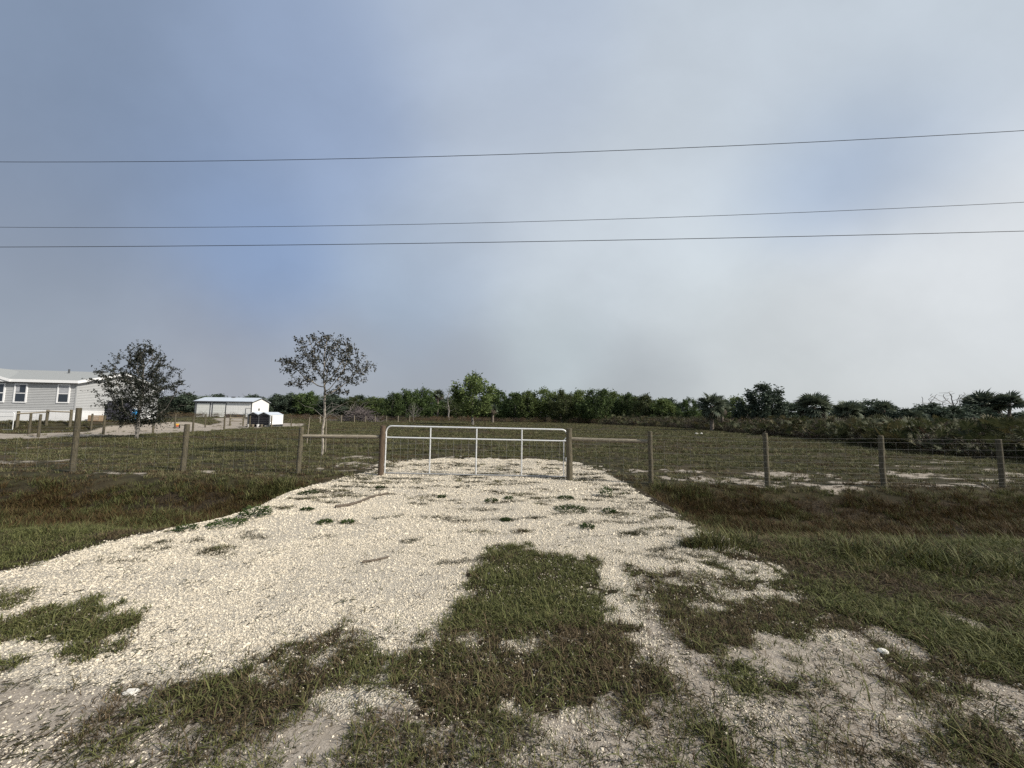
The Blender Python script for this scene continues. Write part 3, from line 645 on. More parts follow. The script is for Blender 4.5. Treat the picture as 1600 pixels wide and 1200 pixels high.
FIEC = proto_collection('field_tuft',
    [blade_mesh('field_olive', M['g_field'], 22, .10, .05, .14, .016, 1.25, 3, 0, 1, 400 + i) for i in range(6)] +
    [blade_mesh('field_brown', M['g_brown'], 20, .10, .04, .11, .015, 1.4, 3, 0, 1, 420 + i) for i in range(3)])
def field_grass():
    X_, Y_, S_, I_ = [], [], [], []
    for (y0, y1, dens, k_) in ((9.3, 17, 62, .95), (17, 34, 26, 1.4), (34, 72, 8, 2.1), (72, 125, 2.4, 3.0)):
        xa = min(y1 * 1.6, 70); x, y = sample(int(dens * 2 * xa * (y1 - y0)), -xa, min(xa, 45), y0, y1)
        k = wedge(x, y, 1.55, 1); x, y = x[k], y[k]
        bare = np.maximum(bare_sand(x, y), 1 - sstep(sdf(x, y, TRACK), -.2, .5))
        bare = np.where((sdf(x, y, DRIVE) + (fbm(x, y, 3, 5) - .5) * (.3 + 1.8 * sstep(y, 11, 12.5)) < .05) & (y < 16), .985, bare)
        c_, s_ = math.cos(HOUSE_YAW), math.sin(HOUSE_YAW); lx = (x - HOUSE_C[0]) * c_ + (y - HOUSE_C[1]) * s_; ly = -(x - HOUSE_C[0]) * s_ + (y - HOUSE_C[1]) * c_
        bare = np.where((lx < .1) & (ly > -.1) & (ly < 9.5) & (lx > -18), 1, bare)
        clump = .10 + .9 * sstep(fbm(x * .6, y, 1.5 if y1 < 20 else (.85 if y1 < 40 else .42), 61, 3), .40, .56)
        k = rng.uniform(size=len(x)) < (1 - .93 * bare) * np.where(bare > .97, .3, 1) * clump; x, y = x[k], y[k]
        b = rng.uniform(size=len(x)) < (.12 + .6 * sstep(fbm(x, y, .35, 67), .5, .7) + .35 * (y < 12))
        X_.append(x); Y_.append(y); S_.append(k_ * rng.uniform(.65, 1.15, len(x))); I_.append(np.where(b, rng.integers(6, 9, len(x)), rng.integers(0, 6, len(x))))
    S = np.concatenate(S_); x = np.concatenate(X_); y = np.concatenate(Y_); n = len(x)
    rot = np.stack([rng.normal(0, .08, n), rng.normal(0, .08, n), rng.uniform(0, 6.283, n)], 1)
    sz = np.minimum(S, .9 + .35 * S)
    scatter('field_grass', np.stack([x, y, height(x, y)], 1), np.stack([S, S, sz], 1), rot, np.concatenate(I_), FIEC, 'low olive pasture grass growing in clumps behind the fence', 'grass')
field_grass()

# ------------------------------------------------------------------ house on the left
def wall_x(u):                              # local x on the house's front wall for picture column u
    d = ray(u, 640); c, s = math.cos(HOUSE_YAW), math.sin(HOUSE_YAW)
    n = np.array([-s, c]); t = (HOUSE_C @ n) / (d[0] * n[0] + d[1] * n[1]); p = np.array([d[0], d[1]]) * t
    return (p - HOUSE_C) @ np.array([c, s])

def window(parent, cx, z0, z1, w, face=0.0):
    f = MB(); t = .085
    for (a, b, c_, d) in ((cx - w / 2, z0, cx - w / 2 + t, z1), (cx + w / 2 - t, z0, cx + w / 2, z1), (cx - w / 2 + t, z1 - t, cx + w / 2 - t, z1), (cx - w / 2 + t, z0, cx + w / 2 - t, z0 + t)):
        f.box(a, face - .045, b, c_, face + .02, d)
    fr = f.build('window', M['white'], parent)
    s = MB(); zm = (z0 + z1) / 2; s.box(cx - w / 2 + t, face - .028, zm - .03, cx + w / 2 - t, face + .01, zm + .03); s.build('sash', M['white'], fr)
    g = MB(); g.box(cx - w / 2 + t, face - .012, z0 + t, cx + w / 2 - t, face + .005, zm - .03); g.build('pane', M['glass'], fr)
    g = MB(); g.box(cx - w / 2 + t, face - .012, zm + .03, cx + w / 2 - t, face + .005, z1 - t); g.build('pane', M['glass'], fr)
    return fr, zm, t

def house():
    h = empty('mobile_home', (HOUSE_C[0], HOUSE_C[1], HOUSE_Z - .02), HOUSE_YAW, 'grey sided mobile home with white skirting and white trimmed windows', 'house')
    Wd, L, sk, ev = 8.76, 17.0, .82, 3.10; mid = Wd / 2; ridge = ev + 1.02
    core = MB(); core.box(-L, .02, sk, -.02, Wd - .02, ev); core.prism([(.02, ev), (Wd - .02, ev), (mid, ridge)], -L, -.02, 'x'); core.build('wall', M['siding'], h)
    def laps(m_, along, z0, z1, lim=None):
        n = int((z1 - z0) / .127)
        for i in range(n):
            a = z0 + i * .127; b = a + .127
            if along == 'x':
                m_.add([(-L, .012, b), (-.05, .012, b), (-.05, -.012, a), (-L, -.012, a), (-L, .018, a), (-.05, .018, a)], [(0, 3, 2, 1), (3, 4, 5, 2)])
            else:
                y0_, y1_ = (.05, Wd - .05)
                if b > ev: k = (b - ev) / (ridge - ev); y0_, y1_ = mid * k + .03, Wd - mid * k - .03
                if y1_ - y0_ < .1: continue
                m_.add([(-.012, y0_, b), (-.012, y1_, b), (.012, y1_, a), (.012, y0_, a), (-.018, y0_, a), (-.018, y1_, a)], [(0, 3, 2, 1), (3, 4, 5, 2)])
    sd = MB(); laps(sd, 'x', sk, ev); tag(sd.build('siding', M['siding'], h), kind='stuff')
    sd = MB(); laps(sd, 'y', sk, ridge); tag(sd.build('siding', M['siding_end'], h), kind='stuff')
    for (ax, ay) in ((0, 0), (0, Wd)):
        c = MB(); c.box(-.06, ay - (.03 if ay == 0 else .06), sk, .03, ay + (.06 if ay == 0 else .03), ev - .01); c.build('corner_trim', M['siding'], h)
    # skirting panels with shallow joints
    n = int(L / 1.2)
    proto = None
    for i in range(n):
        k = MB(); k.box(-1.19, -.02, 0, -.01, .03, sk - .015)
        if proto is None: proto = k.mesh('skirting_panel', M['skirt'])
        link('skirting_panel', proto, h, (-i * 1.2, -.005, -.02))
    proto = None
    for i in range(7):
        k = MB(); k.box(-.03, .01, 0, .02, Wd / 7 - .01, sk - .015)
        if proto is None: proto = k.mesh('skirting_panel', M['skirt'])
        link('skirting_panel', proto, h, (.006, i * Wd / 7, -.02))
    b = MB(); b.box(-L, -.045, sk - .03, .04, -.02, sk + .05); b.box(.02, -.02, sk - .03, .045, Wd, sk + .05); b.build('skirting_trim', M['white'], h)
    # roof with overhang
    ov, oe, t = .28, .25, .12; sl = (ridge - ev) / mid; ze = ev - ov * sl
    r = MB()
    r.prism([(-ov, ze + .06), (mid, ridge + .06), (mid, ridge + .06 + t), (-ov, ze + .06 + t)], -L, oe, 'x')
    r.prism([(mid, ridge + .06), (Wd + ov, ze + .06), (Wd + ov, ze + .06 + t), (mid, ridge + .06 + t)], -L, oe, 'x')
    rf = r.build('roof', M['roof'], h)
    v = MB(); v.tube([(-3.2, 3.2, ridge - .1), (-3.2, 3.2, ridge + .25)], .06, 8); v.build('vent_pipe', M['trim_dark'], rf)
    v = MB(); v.box(-1.9, 3.75, ridge - .1, -1.1, 4.15, ridge + .24); v.build('roof_vent', M['trim_dark'], rf)
    f = MB(); f.box(-L, -ov - .03, ze - .04, oe, -ov + .005, ze + .17); f.build('fascia', M['white'], h)
    f = MB()
    f.prism([(-ov, ze - .05), (mid, ridge - .05), (mid, ridge + .16), (-ov, ze + .16)], oe + .003, oe + .035, 'x')
    f.prism([(mid, ridge - .05), (Wd + ov, ze - .05), (Wd + ov, ze + .16), (mid, ridge + .16)], oe + .003, oe + .035, 'x'); f.build('fascia', M['white'], h)
    f = MB(); f.prism([(-ov, ze + .0), (mid, ridge + .0), (mid, ridge + .05), (-ov, ze + .05)], .0, oe, 'x'); f.build('soffit', M['white'], h)
    # cross gable towards the left
    gx1 = wall_x(15) - .05; gw = 6.0; gm = gx1 - gw / 2; gp_ = .95
    g = MB(); g.prism([(gx1 - gw, ev - .05), (gx1, ev - .05), (gm, ev + gp_)], -.02, 2.6, 'y'); g.build('gable', M['siding'], h)
    g = MB()
    for sgn in (0, 1):
        e = gx1 + .15 if sgn else gx1 - gw - .15
        g.prism([(e, ev - .06), (gm, ev + gp_ + .03), (gm, ev + gp_ + .15), (e, ev + .06)], -.33, 3.2, 'y')
    g.build('gable_roof', M['roof'], h)
    g = MB()
    for sgn in (0, 1):
        e = gx1 + .17 if sgn else gx1 - gw - .17
        g.prism([(e, ev - .12), (gm, ev + gp_ - .06), (gm, ev + gp_ + .16), (e, ev + .07)], -.365, -.335, 'y')
    g.build('gable_fascia', M['white'], h)
    fr, zm, t_ = window(h, wall_x(97), 1.44, 2.90, .82, -.01)
    k = MB(); k.box(wall_x(97) - .31, -.026, zm + .04, wall_x(97) + .31, -.023, 2.80); k.build('blind', M['blind'], fr)
    fr, zm, t_ = window(h, wall_x(29.5), 1.42, 2.88, .82, -.01)
    k = MB(); k.box(wall_x(29.5) - .31, -.026, zm + .10, wall_x(29.5) - .08, -.023, 2.79); k.build('blind', M['blind'], fr)
    window(h, wall_x(-5.5), 1.42, 2.88, .82, -.01)
    fr, zm, t_ = window(h, -9.5, 1.42, 2.88, .92, -.01)
house()

# things by the house
p = gnd(203, 656.5)
t = empty('barrel', (p[0] + .35, p[1], hz(p[0], p[1])), 0, 'bright blue plastic barrel beside the house behind the dark tree', 'barrel')
k = MB(); k.tube([(0, 0, 0), (0, 0, .06), (0, 0, .3), (0, 0, .33), (0, 0, .36), (0, 0, .62), (0, 0, .65), (0, 0, .68), (0, 0, .92)], [.27, .3, .31, .33, .31, .31, .33, .31, .29], 18); k.build('body', M['blue'], t, True)
k = MB(); k.tube([(0, 0, .925), (0, 0, .965)], .3, 18); k.build('lid', M['blue'], t)
# dark panelled outdoor unit hung on the end wall
cc, ss = math.cos(HOUSE_YAW), math.sin(HOUSE_YAW)
def hloc(lx, ly): return HOUSE_C[0] + lx * cc - ly * ss, HOUSE_C[1] + lx * ss + ly * cc
qx, qy = hloc(.75, 3.2)
t = empty('cabinet', (qx, qy, hz(qx, qy)), HOUSE_YAW, 'dark slate outdoor cabinet standing against the house end wall', 'cabinet')
k = MB(); k.box(-.35, -.8, .12, .35, .8, 1.6); k.build('body', M['navy'], t)
for y0 in (-.79, .01):
    k = MB(); k.box(.35, y0, .16, .375, y0 + .78, 1.56); k.build('door', M['navy'], t)
k = MB(); k.prism([(-.42, 1.66), (.44, 1.6), (.44, 1.64), (-.42, 1.7)], -.86, .86, 'y'); k.build('roof', M['trim_dark'], t)
for ax in (-.3, .3):
    for ay in (-.75, .75):
        k = MB(); k.box(ax - .04, ay - .04, 0, ax + .04, ay + .04, .118); k.build('leg', M['trim_dark'], t)
p = gnd(149, 659)
t = empty('crate', (p[0], p[1], hz(p[0], p[1])), .3, 'tan wooden crate on the lawn before the white skirting', 'crate')
for i in range(4):
    k = MB(); k.box(-.35, -.25, .03 + i * .12, .35, -.23, .13 + i * .12); k.build('slat', M['tan'], t)
    k = MB(); k.box(-.35, .23, .03 + i * .12, .35, .25, .13 + i * .12); k.build('slat', M['tan'], t)
for sx in (-1, 1):
    k = MB(); k.box(sx * .34 - .012, -.228, .02, sx * .34 + .012, .228, .5); k.build('end_panel', M['tan'], t)
k = MB(); k.box(-.32, -.22, .0, .32, .22, .02); k.build('bottom', M['tan'], t)
p = gnd(277, 669)
t = empty('toy_tractor', (p[0], p[1], hz(p[0], p[1])), .7, 'small black, red and yellow toy left beside the sandy track', 'toy')
k = MB(); k.box(-.08, -.3, .12, .08, .3, .26); k.build('body', M['red'], t)
k = MB(); k.box(-.11, -.28, .265, .11, -.02, .40); k.build('seat', M['yellow'], t)
for sx in (-1, 1):
    for (yy, r) in ((-.2, .16), (.22, .10)):
        k = MB(); k.tube([(sx * .10, yy, r), (sx * .19, yy, r)], r, 14); k.build('wheel', M['black'], t)

# ------------------------------------------------------------------ white metal shed
def shed():
    x1 = float(dp(393, 650, 90)[0]); x0 = float(dp(303, 650, 90)[0]); L = x1 - x0; D = 6.2; ev, rd = 3.78, 4.72
    h = empty('metal_shed', (x1, 90, SHED_Z - .03), 0, 'white metal shed with two roll-up doors and dark trim', 'shed')
    c = MB(); c.prism([(0, 0), (D, 0), (D, ev), (D / 2, rd), (0, ev)], -L, 0, 'x'); c.build('wall', M['metal_white'], h)
    rb = MB()
    for i in range(int(L / .6)): rb.box(-L + .3 + i * .6, -.008, .02, -L + .36 + i * .6, -.001, ev)
    for i in range(int(D / .6)): rb.box(.001, .25 + i * .6, .02, .025, .29 + i * .6, ev - .02)
    tag(rb.build('wall_rib', M['metal_white'], h), kind='stuff')
    r = MB(); s = (rd - ev) / (D / 2)
    r.prism([(-.35, ev - .35 * s + .03), (D / 2, rd + .03), (D / 2, rd + .11), (-.35, ev - .35 * s + .11)], -L - .25, .25, 'x')
    r.prism([(D / 2, rd + .03), (D + .35, ev - .35 * s + .03), (D + .35, ev - .35 * s + .11), (D / 2, rd + .11)], -L - .25, .25, 'x'); rf = r.build('roof', M['metal_roof'], h)
    v = MB(); v.box(-L / 2 - .4, D / 2 - .2, rd + .1, -L / 2 + .4, D / 2 + .2, rd + .32); v.build('ridge_vent', M['trim_dark'], rf)
    t = MB(); t.box(-L - .25, -.385, ev - .2, .25, -.353, ev + .02); t.build('eave_trim', M['trim_dark'], h)
    t = MB(); t.prism([(-.35, ev - .25), (D / 2, rd - .05), (D / 2, rd + .1), (-.35, ev - .1)], .253, .29, 'x'); t.prism([(D / 2, rd - .05), (D + .35, ev - .25), (D + .35, ev - .1), (D / 2, rd + .1)], .253, .29, 'x'); t.build('gable_trim', M['trim_dark'], h)
    for cx in (-.1, -L + .1):
        t = MB(); t.box(cx - .1, -.05, 0, cx + .1, -.027, ev - .2); t.build('corner_trim', M['trim_dark'], h)
    def lx(u): return float(dp(u, 650, 90)[0]) - x1
    for (a, b) in ((305.6, 328.2), (330.8, 352.8)):
        xa, xb = lx(a), lx(b)
        f = MB(); f.box(xa - .0, -.09, 0, xa + .17, -.03, 3.3); f.box(xb - .17, -.09, 0, xb, -.03, 3.3); f.box(xa, -.09, 3.3, xb, -.03, 3.48); dr = f.build('roll_up_door', M['trim_dark'], h)
        for i in range(6):
            q = MB(); q.box(xa + .17, -.06, .03 + i * .545, xb - .17, -.032, .555 + i * .545); q.build('door_panel', M['door_cream'], dr)
    xa, xb = lx(383.5), lx(392)
    f = MB(); f.box(xa, -.08, 0, xa + .07, -.03, 2.2); f.box(xb - .07, -.08, 0, xb, -.03, 2.2); f.box(xa, -.08, 2.2, xb, -.03, 2.27); dr = f.build('door', M['trim_dark'], h)
    q = MB(); q.box(xa + .07, -.06, .02, xb - .07, -.032, 2.2); q.build('door_panel', M['metal_white'], dr)
    q = MB(); q.box(lx(353.5), -.07, .0, lx(383), -.028, .78); q.build('dark_band', M['trim_dark'], h)  # dark strip along the foot of the front wall
    q = MB(); q.box(.03, 2.2, 1.75, .09, 2.65, 2.15); q.box(.03, 2.35, 2.15, .08, 2.5, 2.35); q.build('wall_lamp', M['trim_dark'], h)
shed()

# ------------------------------------------------------------------ low animal shelter with twin gables
def shelter():
    Y0 = 40.5; xl = float(dp(387, 660, Y0)[0]); xr = float(dp(420.5, 660, Y0)[0]); W = xr - xl; D = 2.3
    h = empty('animal_shelter', (xl, Y0, 0), 0, 'low white animal shelter with solid black front and twin grey gables', 'shelter')
    z0 = hz(xl, Y0); h.location.z = z0
    for i in range(2):
        a, b = W / 2 * i, W / 2 * (i + 1); m_ = (a + b) / 2
        r = MB(); r.prism([(a - .06, 1.28), (m_, 1.56), (m_, 1.62), (a - .06, 1.34)], -.12, D + .1, 'y'); r.prism([(m_, 1.56), (b + .06, 1.28), (b + .06, 1.34), (m_, 1.62)], -.12, D + .1, 'y'); r.build('gable_roof', M['metal_roof'], h)
        g = MB(); g.prism([(a + .03, 1.26), (b - .03, 1.26), (m_, 1.53)], .02, .06, 'y'); g.build('gable', M['trim_dark'], h)
        n = MB(); n.box(a + .05, .03, .30, b - .05, .05, 1.24); n.build('netting', M['black'], h)  # solid black panel across each bay of the front
    for x in (0, W / 2, W):
        for y in (0, D):
            k = MB(); k.box(x - .045, y - .02, 0, x + .045, y + .07, 1.27); k.build('post', M['trim_dark'], h)
    k = MB(); k.box(W + .05, .07, .28, W + .08, D, 1.27); k.build('side_wall', M['white'], h)
    k = MB(); k.box(-.08, .07, .28, -.05, D, 1.27); k.build('side_wall', M['white'], h)
    k = MB(); k.box(0, D + .08, .1, W, D + .1, 1.27); k.build('back_wall', M['black'], h)
    k = MB(); k.box(.05, .09, .22, W - .05, D - .03, .27); k.build('floor', M['trim_dark'], h)
    for x in (.15, W - .15):
        k = MB(); k.box(x - .05, -.1, .02, x + .05, D + .2, .21); k.build('skid', M['trim_dark'], h)
    for i, (x, m_) in enumerate(((.3, 'white'), (.75, 'rail'), (1.25, 'white'), (1.7, 'rail'))):
        q = empty('feed_bucket', (xl + x, Y0 - .22 - .05 * (i % 2), z0 - .005), 0, ['white feed bucket at the left end under the shelter front', 'brown feed bucket second from left at the shelter front', 'white feed bucket third from left at the shelter front', 'brown feed bucket at the right end of the shelter front'][i], 'bucket', 'buckets in front of the animal shelter')
        k = MB(); k.tube([(0, 0, 0), (0, 0, .01), (0, 0, .3), (0, 0, .32)], [.1, .11, .14, .15], 12); k.build('body', M[m_], q, True)
shelter()

# ------------------------------------------------------------------ fences and gates
def post_mesh(h, r, lean=0.0, seed=0, k=10, mt='post'):
    q = np.random.default_rng(seed); m_ = MB()
    m_.tube([(q.normal(0, .004) + lean * t * h, q.normal(0, .004), -.25 + t * (h + .25)) for t in (0, .25, .5, .75, 1)], [r * 1.05, r * 1.02, r * q.uniform(.96, 1.03), r * .98, r * .95], k)
    # a bevelled top
    m_.tube([(lean * h, 0, h), (lean * h, 0, h + .012)], [r * .95, r * .8], k)
    return m_

def wire_panel(m_, pts, heights, stay, r=.0017, top=None, sag=.01):
    for hh in heights:
        for a, b in zip(pts, pts[1:]):
            mid = [(a[0] + b[0]) / 2, (a[1] + b[1]) / 2, (a[2] + b[2]) / 2 + hh - sag]
            m_.tube([(a[0], a[1], a[2] + hh), mid, (b[0], b[1], b[2] + hh)], r, 3, False)
    if stay:
        for a, b in zip(pts, pts[1:]):
            L = math.hypot(b[0] - a[0], b[1] - a[1]); n = max(1, int(L / stay))
            for i in range(1, n):
                t = i / n; x, y, z = a[0] + (b[0] - a[0]) * t, a[1] + (b[1] - a[1]) * t, a[2] + (b[2] - a[2]) * t
                m_.tube([(x, y, z + heights[0]), (x, y, z + (top or heights[-1]))], r * .85, 3, False)

FH = [.06, .14, .24, .35, .48, .62, .78, .95, 1.12, 1.21]
def front_fence(name, label, posts, gate_post_i, rail_pair, ext):
    base = posts[0]
    h = empty(name, (base[0][0], base[0][1], base[0][2]), 0, label, 'fence'); o = Vector(base[0])
    for i, (p, hh, r, ln, mt) in enumerate(posts):
        m_ = post_mesh(hh, r, ln, i + int(abs(p[0]) * 10), mt=mt)
        q = m_.build('gate_post' if i == gate_post_i else 'post', M[mt], h, True); q.location = Vector(p) - o
    for (i, j, z) in rail_pair:
        a = Vector(posts[i][0]) - o; b = Vector(posts[j][0]) - o
        m_ = MB(); n = 6
        pts = [(a.x + (b.x - a.x) * t, a.y + (b.y - a.y) * t + .02, a.z + z[0] + (b.z + z[1] - a.z - z[0]) * t) for t in np.linspace(.03, .97, n)]
        m_.tube(pts, [.052, .054, .053, .055, .053, .051], 9); m_.build('rail', M['rail'], h, True)
    pts = [tuple(Vector(p[0]) - o + Vector((0, -.075, 0))) for p in posts]
    if ext is not None: pts.append(tuple(Vector(ext) - o))
    w = MB(); wire_panel(w, pts, FH, .3, .0015, 1.12); tag(w.build('wire_mesh', M['wire'], h), kind='stuff')
    return h

def pg(u, v): p = gnd(u, v); return (float(p[0]), float(p[1]), float(p[2]))
def flat(u, v): p = gnd(u, v); return (float(p[0]), float(p[1]), hz(p[0], p[1]))
GL = flat(594, 743); GR = flat(890, 750)
right_posts = [(GR, 1.34, .082, -.01, 'post'), (flat(1017, 757), 1.30, .06, .0, 'post'), (flat(1199, 761), 1.32, .057, .0, 'post'), (flat(1381, 762), 1.27, .059, .0, 'post'), (flat(1567, 762), 1.21, .06, 0, 'post'), (flat(1760, 764), 1.3, .07, 0, 'post'), (flat(1960, 766), 1.3, .07, 0, 'post')]
front_fence('wire_fence', 'field wire fence on round wood posts to the right of the gate', right_posts, 0, [(0, 1, (1.06, 1.05))], None)
left_posts = [(GL, 1.33, .078, .02, 'post_red'), (flat(466, 741), 1.26, .062, .015, 'post'), (flat(286, 736), 1.28, .066, .01, 'post'), (flat(113, 738), 1.70, .064, .0, 'post'), (flat(-90, 733), 1.3, .07, 0, 'post'), (flat(-300, 730), 1.3, .07, 0, 'post')]
front_fence('wire_fence', 'field wire fence with round posts to the left of the gate', left_posts, 0, [(0, 1, (1.03, 1.02))], None)

def tube_gate(name, label, A, B, H, gap_, sag, ups, mesh_to, rr=.021, mid=.965, mat_='galv', wire_sp=(.2, .15)):
    h = empty(name, A, math.atan2(B[1] - A[1], B[0] - A[0]), label, 'gate')
    L = math.hypot(B[0] - A[0], B[1] - A[1]); dz = B[2] - A[2]
    def z(x, q): return gap_ + q + (dz - sag) * x / L
    R_ = .15; fr = [(0, 0, z(0, .0)), (0, 0, z(0, H - R_))]
    for a in np.linspace(0, math.pi / 2, 6)[1:]: fr.append((R_ - R_ * math.cos(a), 0, z(0, H - R_ + R_ * math.sin(a))))
    for a in np.linspace(math.pi / 2, 0, 6): fr.append((L - R_ + R_ * math.cos(a), 0, z(L, H - R_ + R_ * math.sin(a))))
    fr.append((L, 0, z(L, 0)))
    m_ = MB(); m_.tube(fr, rr, 10); m_.build('frame', M[mat_], h, True)
    m_ = MB(); m_.tube([(rr * .8, 0, z(0, mid)), (L - rr * .8, 0, z(L, mid))], rr * .95, 10); m_.build('rail', M[mat_], h, True)
    m_ = MB(); m_.tube([(rr * .5, 0, z(0, .0)), (L - rr * .5, 0, z(L, .0))], rr * .9, 10); m_.build('bottom_rail', M['gatewire'], h, True)
    for f in ups:
        m_ = MB(); m_.tube([(L * f, 0, z(L * f, .015)), (L * f, 0, z(L * f, H - rr))], rr * .9, 10); m_.build('upright', M[mat_], h, True)
    w = MB(); n = int(L / wire_sp[0])
    for i in range(1, n): x = L * i / n; w.tube([(x, -.024, z(x, 0)), (x, -.024, z(x, mesh_to))], .0015, 3, False)
    q = .07
    while q < mesh_to - .05: w.tube([(0, -.0265, z(0, q)), (L, -.0265, z(L, q))], .0015, 3, False); q += wire_sp[1]
    tag(w.build('wire_mesh', M['gatewire'], h), kind='stuff')
    return h, L, z
A = np.array(flat(604, 741)); B = np.array(flat(886, 748.5)); A[1] = B[1] = (A[1] + B[1]) / 2 
A[0] = dp(602.5, 700, A[1])[0]; B[0] = dp(886, 700, B[1])[0]; A[2] = hz(A[0], A[1]); B[2] = A[2]
gate, GLn, gz = tube_gate('farm_gate', 'silver galvanised tube farm gate closed across the gravel driveway', A, B, 1.275, .055, .035, (.245, .5, .75), .93)
for q in (.22, 1.1):
    m_ = MB(); m_.tube([(-.02, 0, gz(0, q) - .035), (-.02, 0, gz(0, q) + .035)], .024, 8); m_.tube([(-.02, 0, gz(0, q)), (-.10, .0, gz(0, q))], .012, 6); m_.build('hinge', M['galv'], gate)
m_ = MB()                                               # brace bar beside the latch side
m_.tube([(GLn - .09, 0, gz(GLn, .02)), (GLn - .09, 0, gz(GLn, .985)), (GLn - .02, 0, gz(GLn, 1.06))], .012, 8); m_.build('latch_bar', M['galv'], gate, True)
m_ = MB(); m_.box(GLn - .02, -.05, gz(GLn, .62), GLn + .08, -.03, gz(GLn, .70)); m_.build('latch', M['galv'], gate)
m_ = MB()
cp = [(GLn + .03 + .07 * math.cos(a), -.06 - .02 * math.sin(2 * a), gz(GLn, .46) + .12 * math.sin(a)) for a in np.linspace(0, 2 * math.pi, 15)]
for i, (p, q) in enumerate(zip(cp, cp[1:])):
    d = np.array(q) - np.array(p); m_.tube([tuple(np.array(p) - d * .12), tuple(np.array(q) + d * .12)], .007 if i % 2 else .010, 5)
m_.build('chain', M['galv'], gate)

# fences of the neighbouring plot
def small_fence(name, label, posts, rails=(), wires=True, r=.065, mt='post'):
    P0 = Vector(flat(*posts[0][:2])); h = empty(name, P0, 0, label, 'fence'); loc = []
    for i, (u, v, top) in enumerate(posts):
        p = Vector(flat(u, v)); hh = (v - top) * p.y / F_PX * 1.0; loc.append(p - P0)
        q = post_mesh(hh, r, random.uniform(-.02, .02), i + int(u), 8).build('post', M[mt], h, True); q.location = p - P0
    for (i, j, z) in rails:
        a, b = loc[i], loc[j]; m_ = MB()
        m_.tube([(a.x, a.y - .07, a.z + z), ((a.x + b.x) / 2, (a.y + b.y) / 2 - .07, (a.z + b.z) / 2 + z - .01), (b.x, b.y - .07, b.z + z)], .05, 7); m_.build('rail', M['rail'], h, True)
    if wires:
        w = MB(); wire_panel(w, [tuple(p) for p in loc], [.15, .35, .55, .75, .95, 1.1], 0, .003); tag(w.build('wire', M['wire'], h), kind='stuff')
    return h
small_fence('wire_fence', 'post and wire fence along the near side of the sandy track', [(45, 679, 647), (60, 683, 648), (161, 679, 650), (239, 677, 655), (301, 675, 650), (350, 671.5, 650), (390, 668.5, 650), (423.5, 668.5, 650), (455, 666, 654)], wires=True)
small_fence('wire_fence', 'post fence along the house side of the sandy track', [(142, 673, 647.5), (273, 669.5, 648), (320.5, 668, 647)], wires=True, r=.06)
small_fence('rail_fence', 'dark wooden rail fence before the white shed', [(359, 665.5, 648), (379.5, 665.5, 649)], rails=[(0, 1, .55), (0, 1, .9)], wires=False, r=.075)
small_fence('rail_fence', 'single rail between two posts beside the white shelter wall', [(424.5, 667.5, 651), (441, 666.5, 649)], rails=[(0, 1, .65)], wires=False, r=.075)
small_fence('rail_fence', 'wooden brace fence beside the tube gate in front of the house', [(26, 668, 643), (72, 665, 641), (109, 667, 641)], rails=[(0, 1, 1.0), (1, 2, 1.08)], wires=False, r=.085)
small_fence('wire_fence', 'thin pale posts of the far wire fence below the treeline', [(500, 661, 650), (533, 661, 649), (553.6, 660.5, 649.5), (571, 660, 650), (586, 660, 650), (604, 659.5, 650), (622, 659.5, 650), (640, 659, 650)], wires=True, r=.07, mt='rail')
a = np.array(flat(-70, 668.5)); b = np.array(flat(22, 668)); b[1] = a[1] = (a[1] + b[1]) / 2; b[0] = dp(22, 650, b[1])[0]; a[0] = b[0] - 4.3; a[2] = b[2] = hz(b[0], b[1])
tube_gate('farm_gate', 'small grey tube gate of the neighbouring drive at the far left', a, b, 1.27, .06, 0, (.33, .66), 1.2, .024, .95)

# stakes and sticks
def stake(u, v, top_u, top_v, r, label):
    p = Vector(flat(u, v)); tp = dp(top_u, top_v, p.y); L = Vector(tp) - p
    m_ = MB(); m_.tube([tuple(-L * .06), tuple(L * .5), tuple(L)], [r, r * .95, r * .85], 7); o = m_.build('stake', M['rail'], None, True); o.location = p; tag(o, label, 'stake')
stake(479.5, 693, 484, 652, .028, 'leaning pale wooden stake in the field left of the small grey tree')
stake(508.5, 706, 510, 654, .022, 'thin stake standing right against the small grey tree trunk')
def lie(name, pts, r, label, cat='stick', mt='stick'):
    P = [np.array(flat(u, v)) for u, v in pts]; o_ = P[0]; m_ = MB()
    m_.tube([tuple(p - o_ + np.array([0, 0, r * .7])) for p in P], [r * (1 - .5 * i / len(P)) for i in range(len(P))], 6); o = m_.build(name, M[mt], None, True); o.location = tuple(o_); tag(o, label, cat)
lie('stick', [(524, 794), (545, 791), (562, 786), (580, 778), (606, 772)], .03, 'long dark stick lying on the gravel left of the gate middle')
lie('stick', [(566, 880), (585, 877), (608, 872)], .016, 'short dark stick lying alone on the open gravel')
lie('stick', [(1238, 1082), (1275, 1078), (1312, 1069)], .006, 'thin pale straw stick on the grass at the lower right', mt='rail')
lie('stick', [(1535, 757), (1552, 769)], .025, 'pale broken stick on the sand beside the rightmost fence post', mt='rail')
import bmesh
def rock(u, v, r, label, sx=1.2, sz=.6, seed=0):
    bm = bmesh.new(); bmesh.ops.create_icosphere(bm, subdivisions=2, radius=r); q = np.random.default_rng(seed)
    for vv in bm.verts: vv.co *= q.uniform(.85, 1.12); vv.co.x *= sx; vv.co.z *= sz
    me = bpy.data.meshes.new('rock'); bm.to_mesh(me); bm.free(); me.materials.append(M['rock']); p = flat(u, v); o = link('rock', me, None, (p[0], p[1], p[2] + r * sz * .6)); tag(o, label, 'rock')
rock(1380, 1021, .03, 'flat white rock on bare sand in the grass at the right', seed=3)
rock(926, 951, .012, 'tiny white pebble lying in the green grass patch', 1.0, .8, 4)
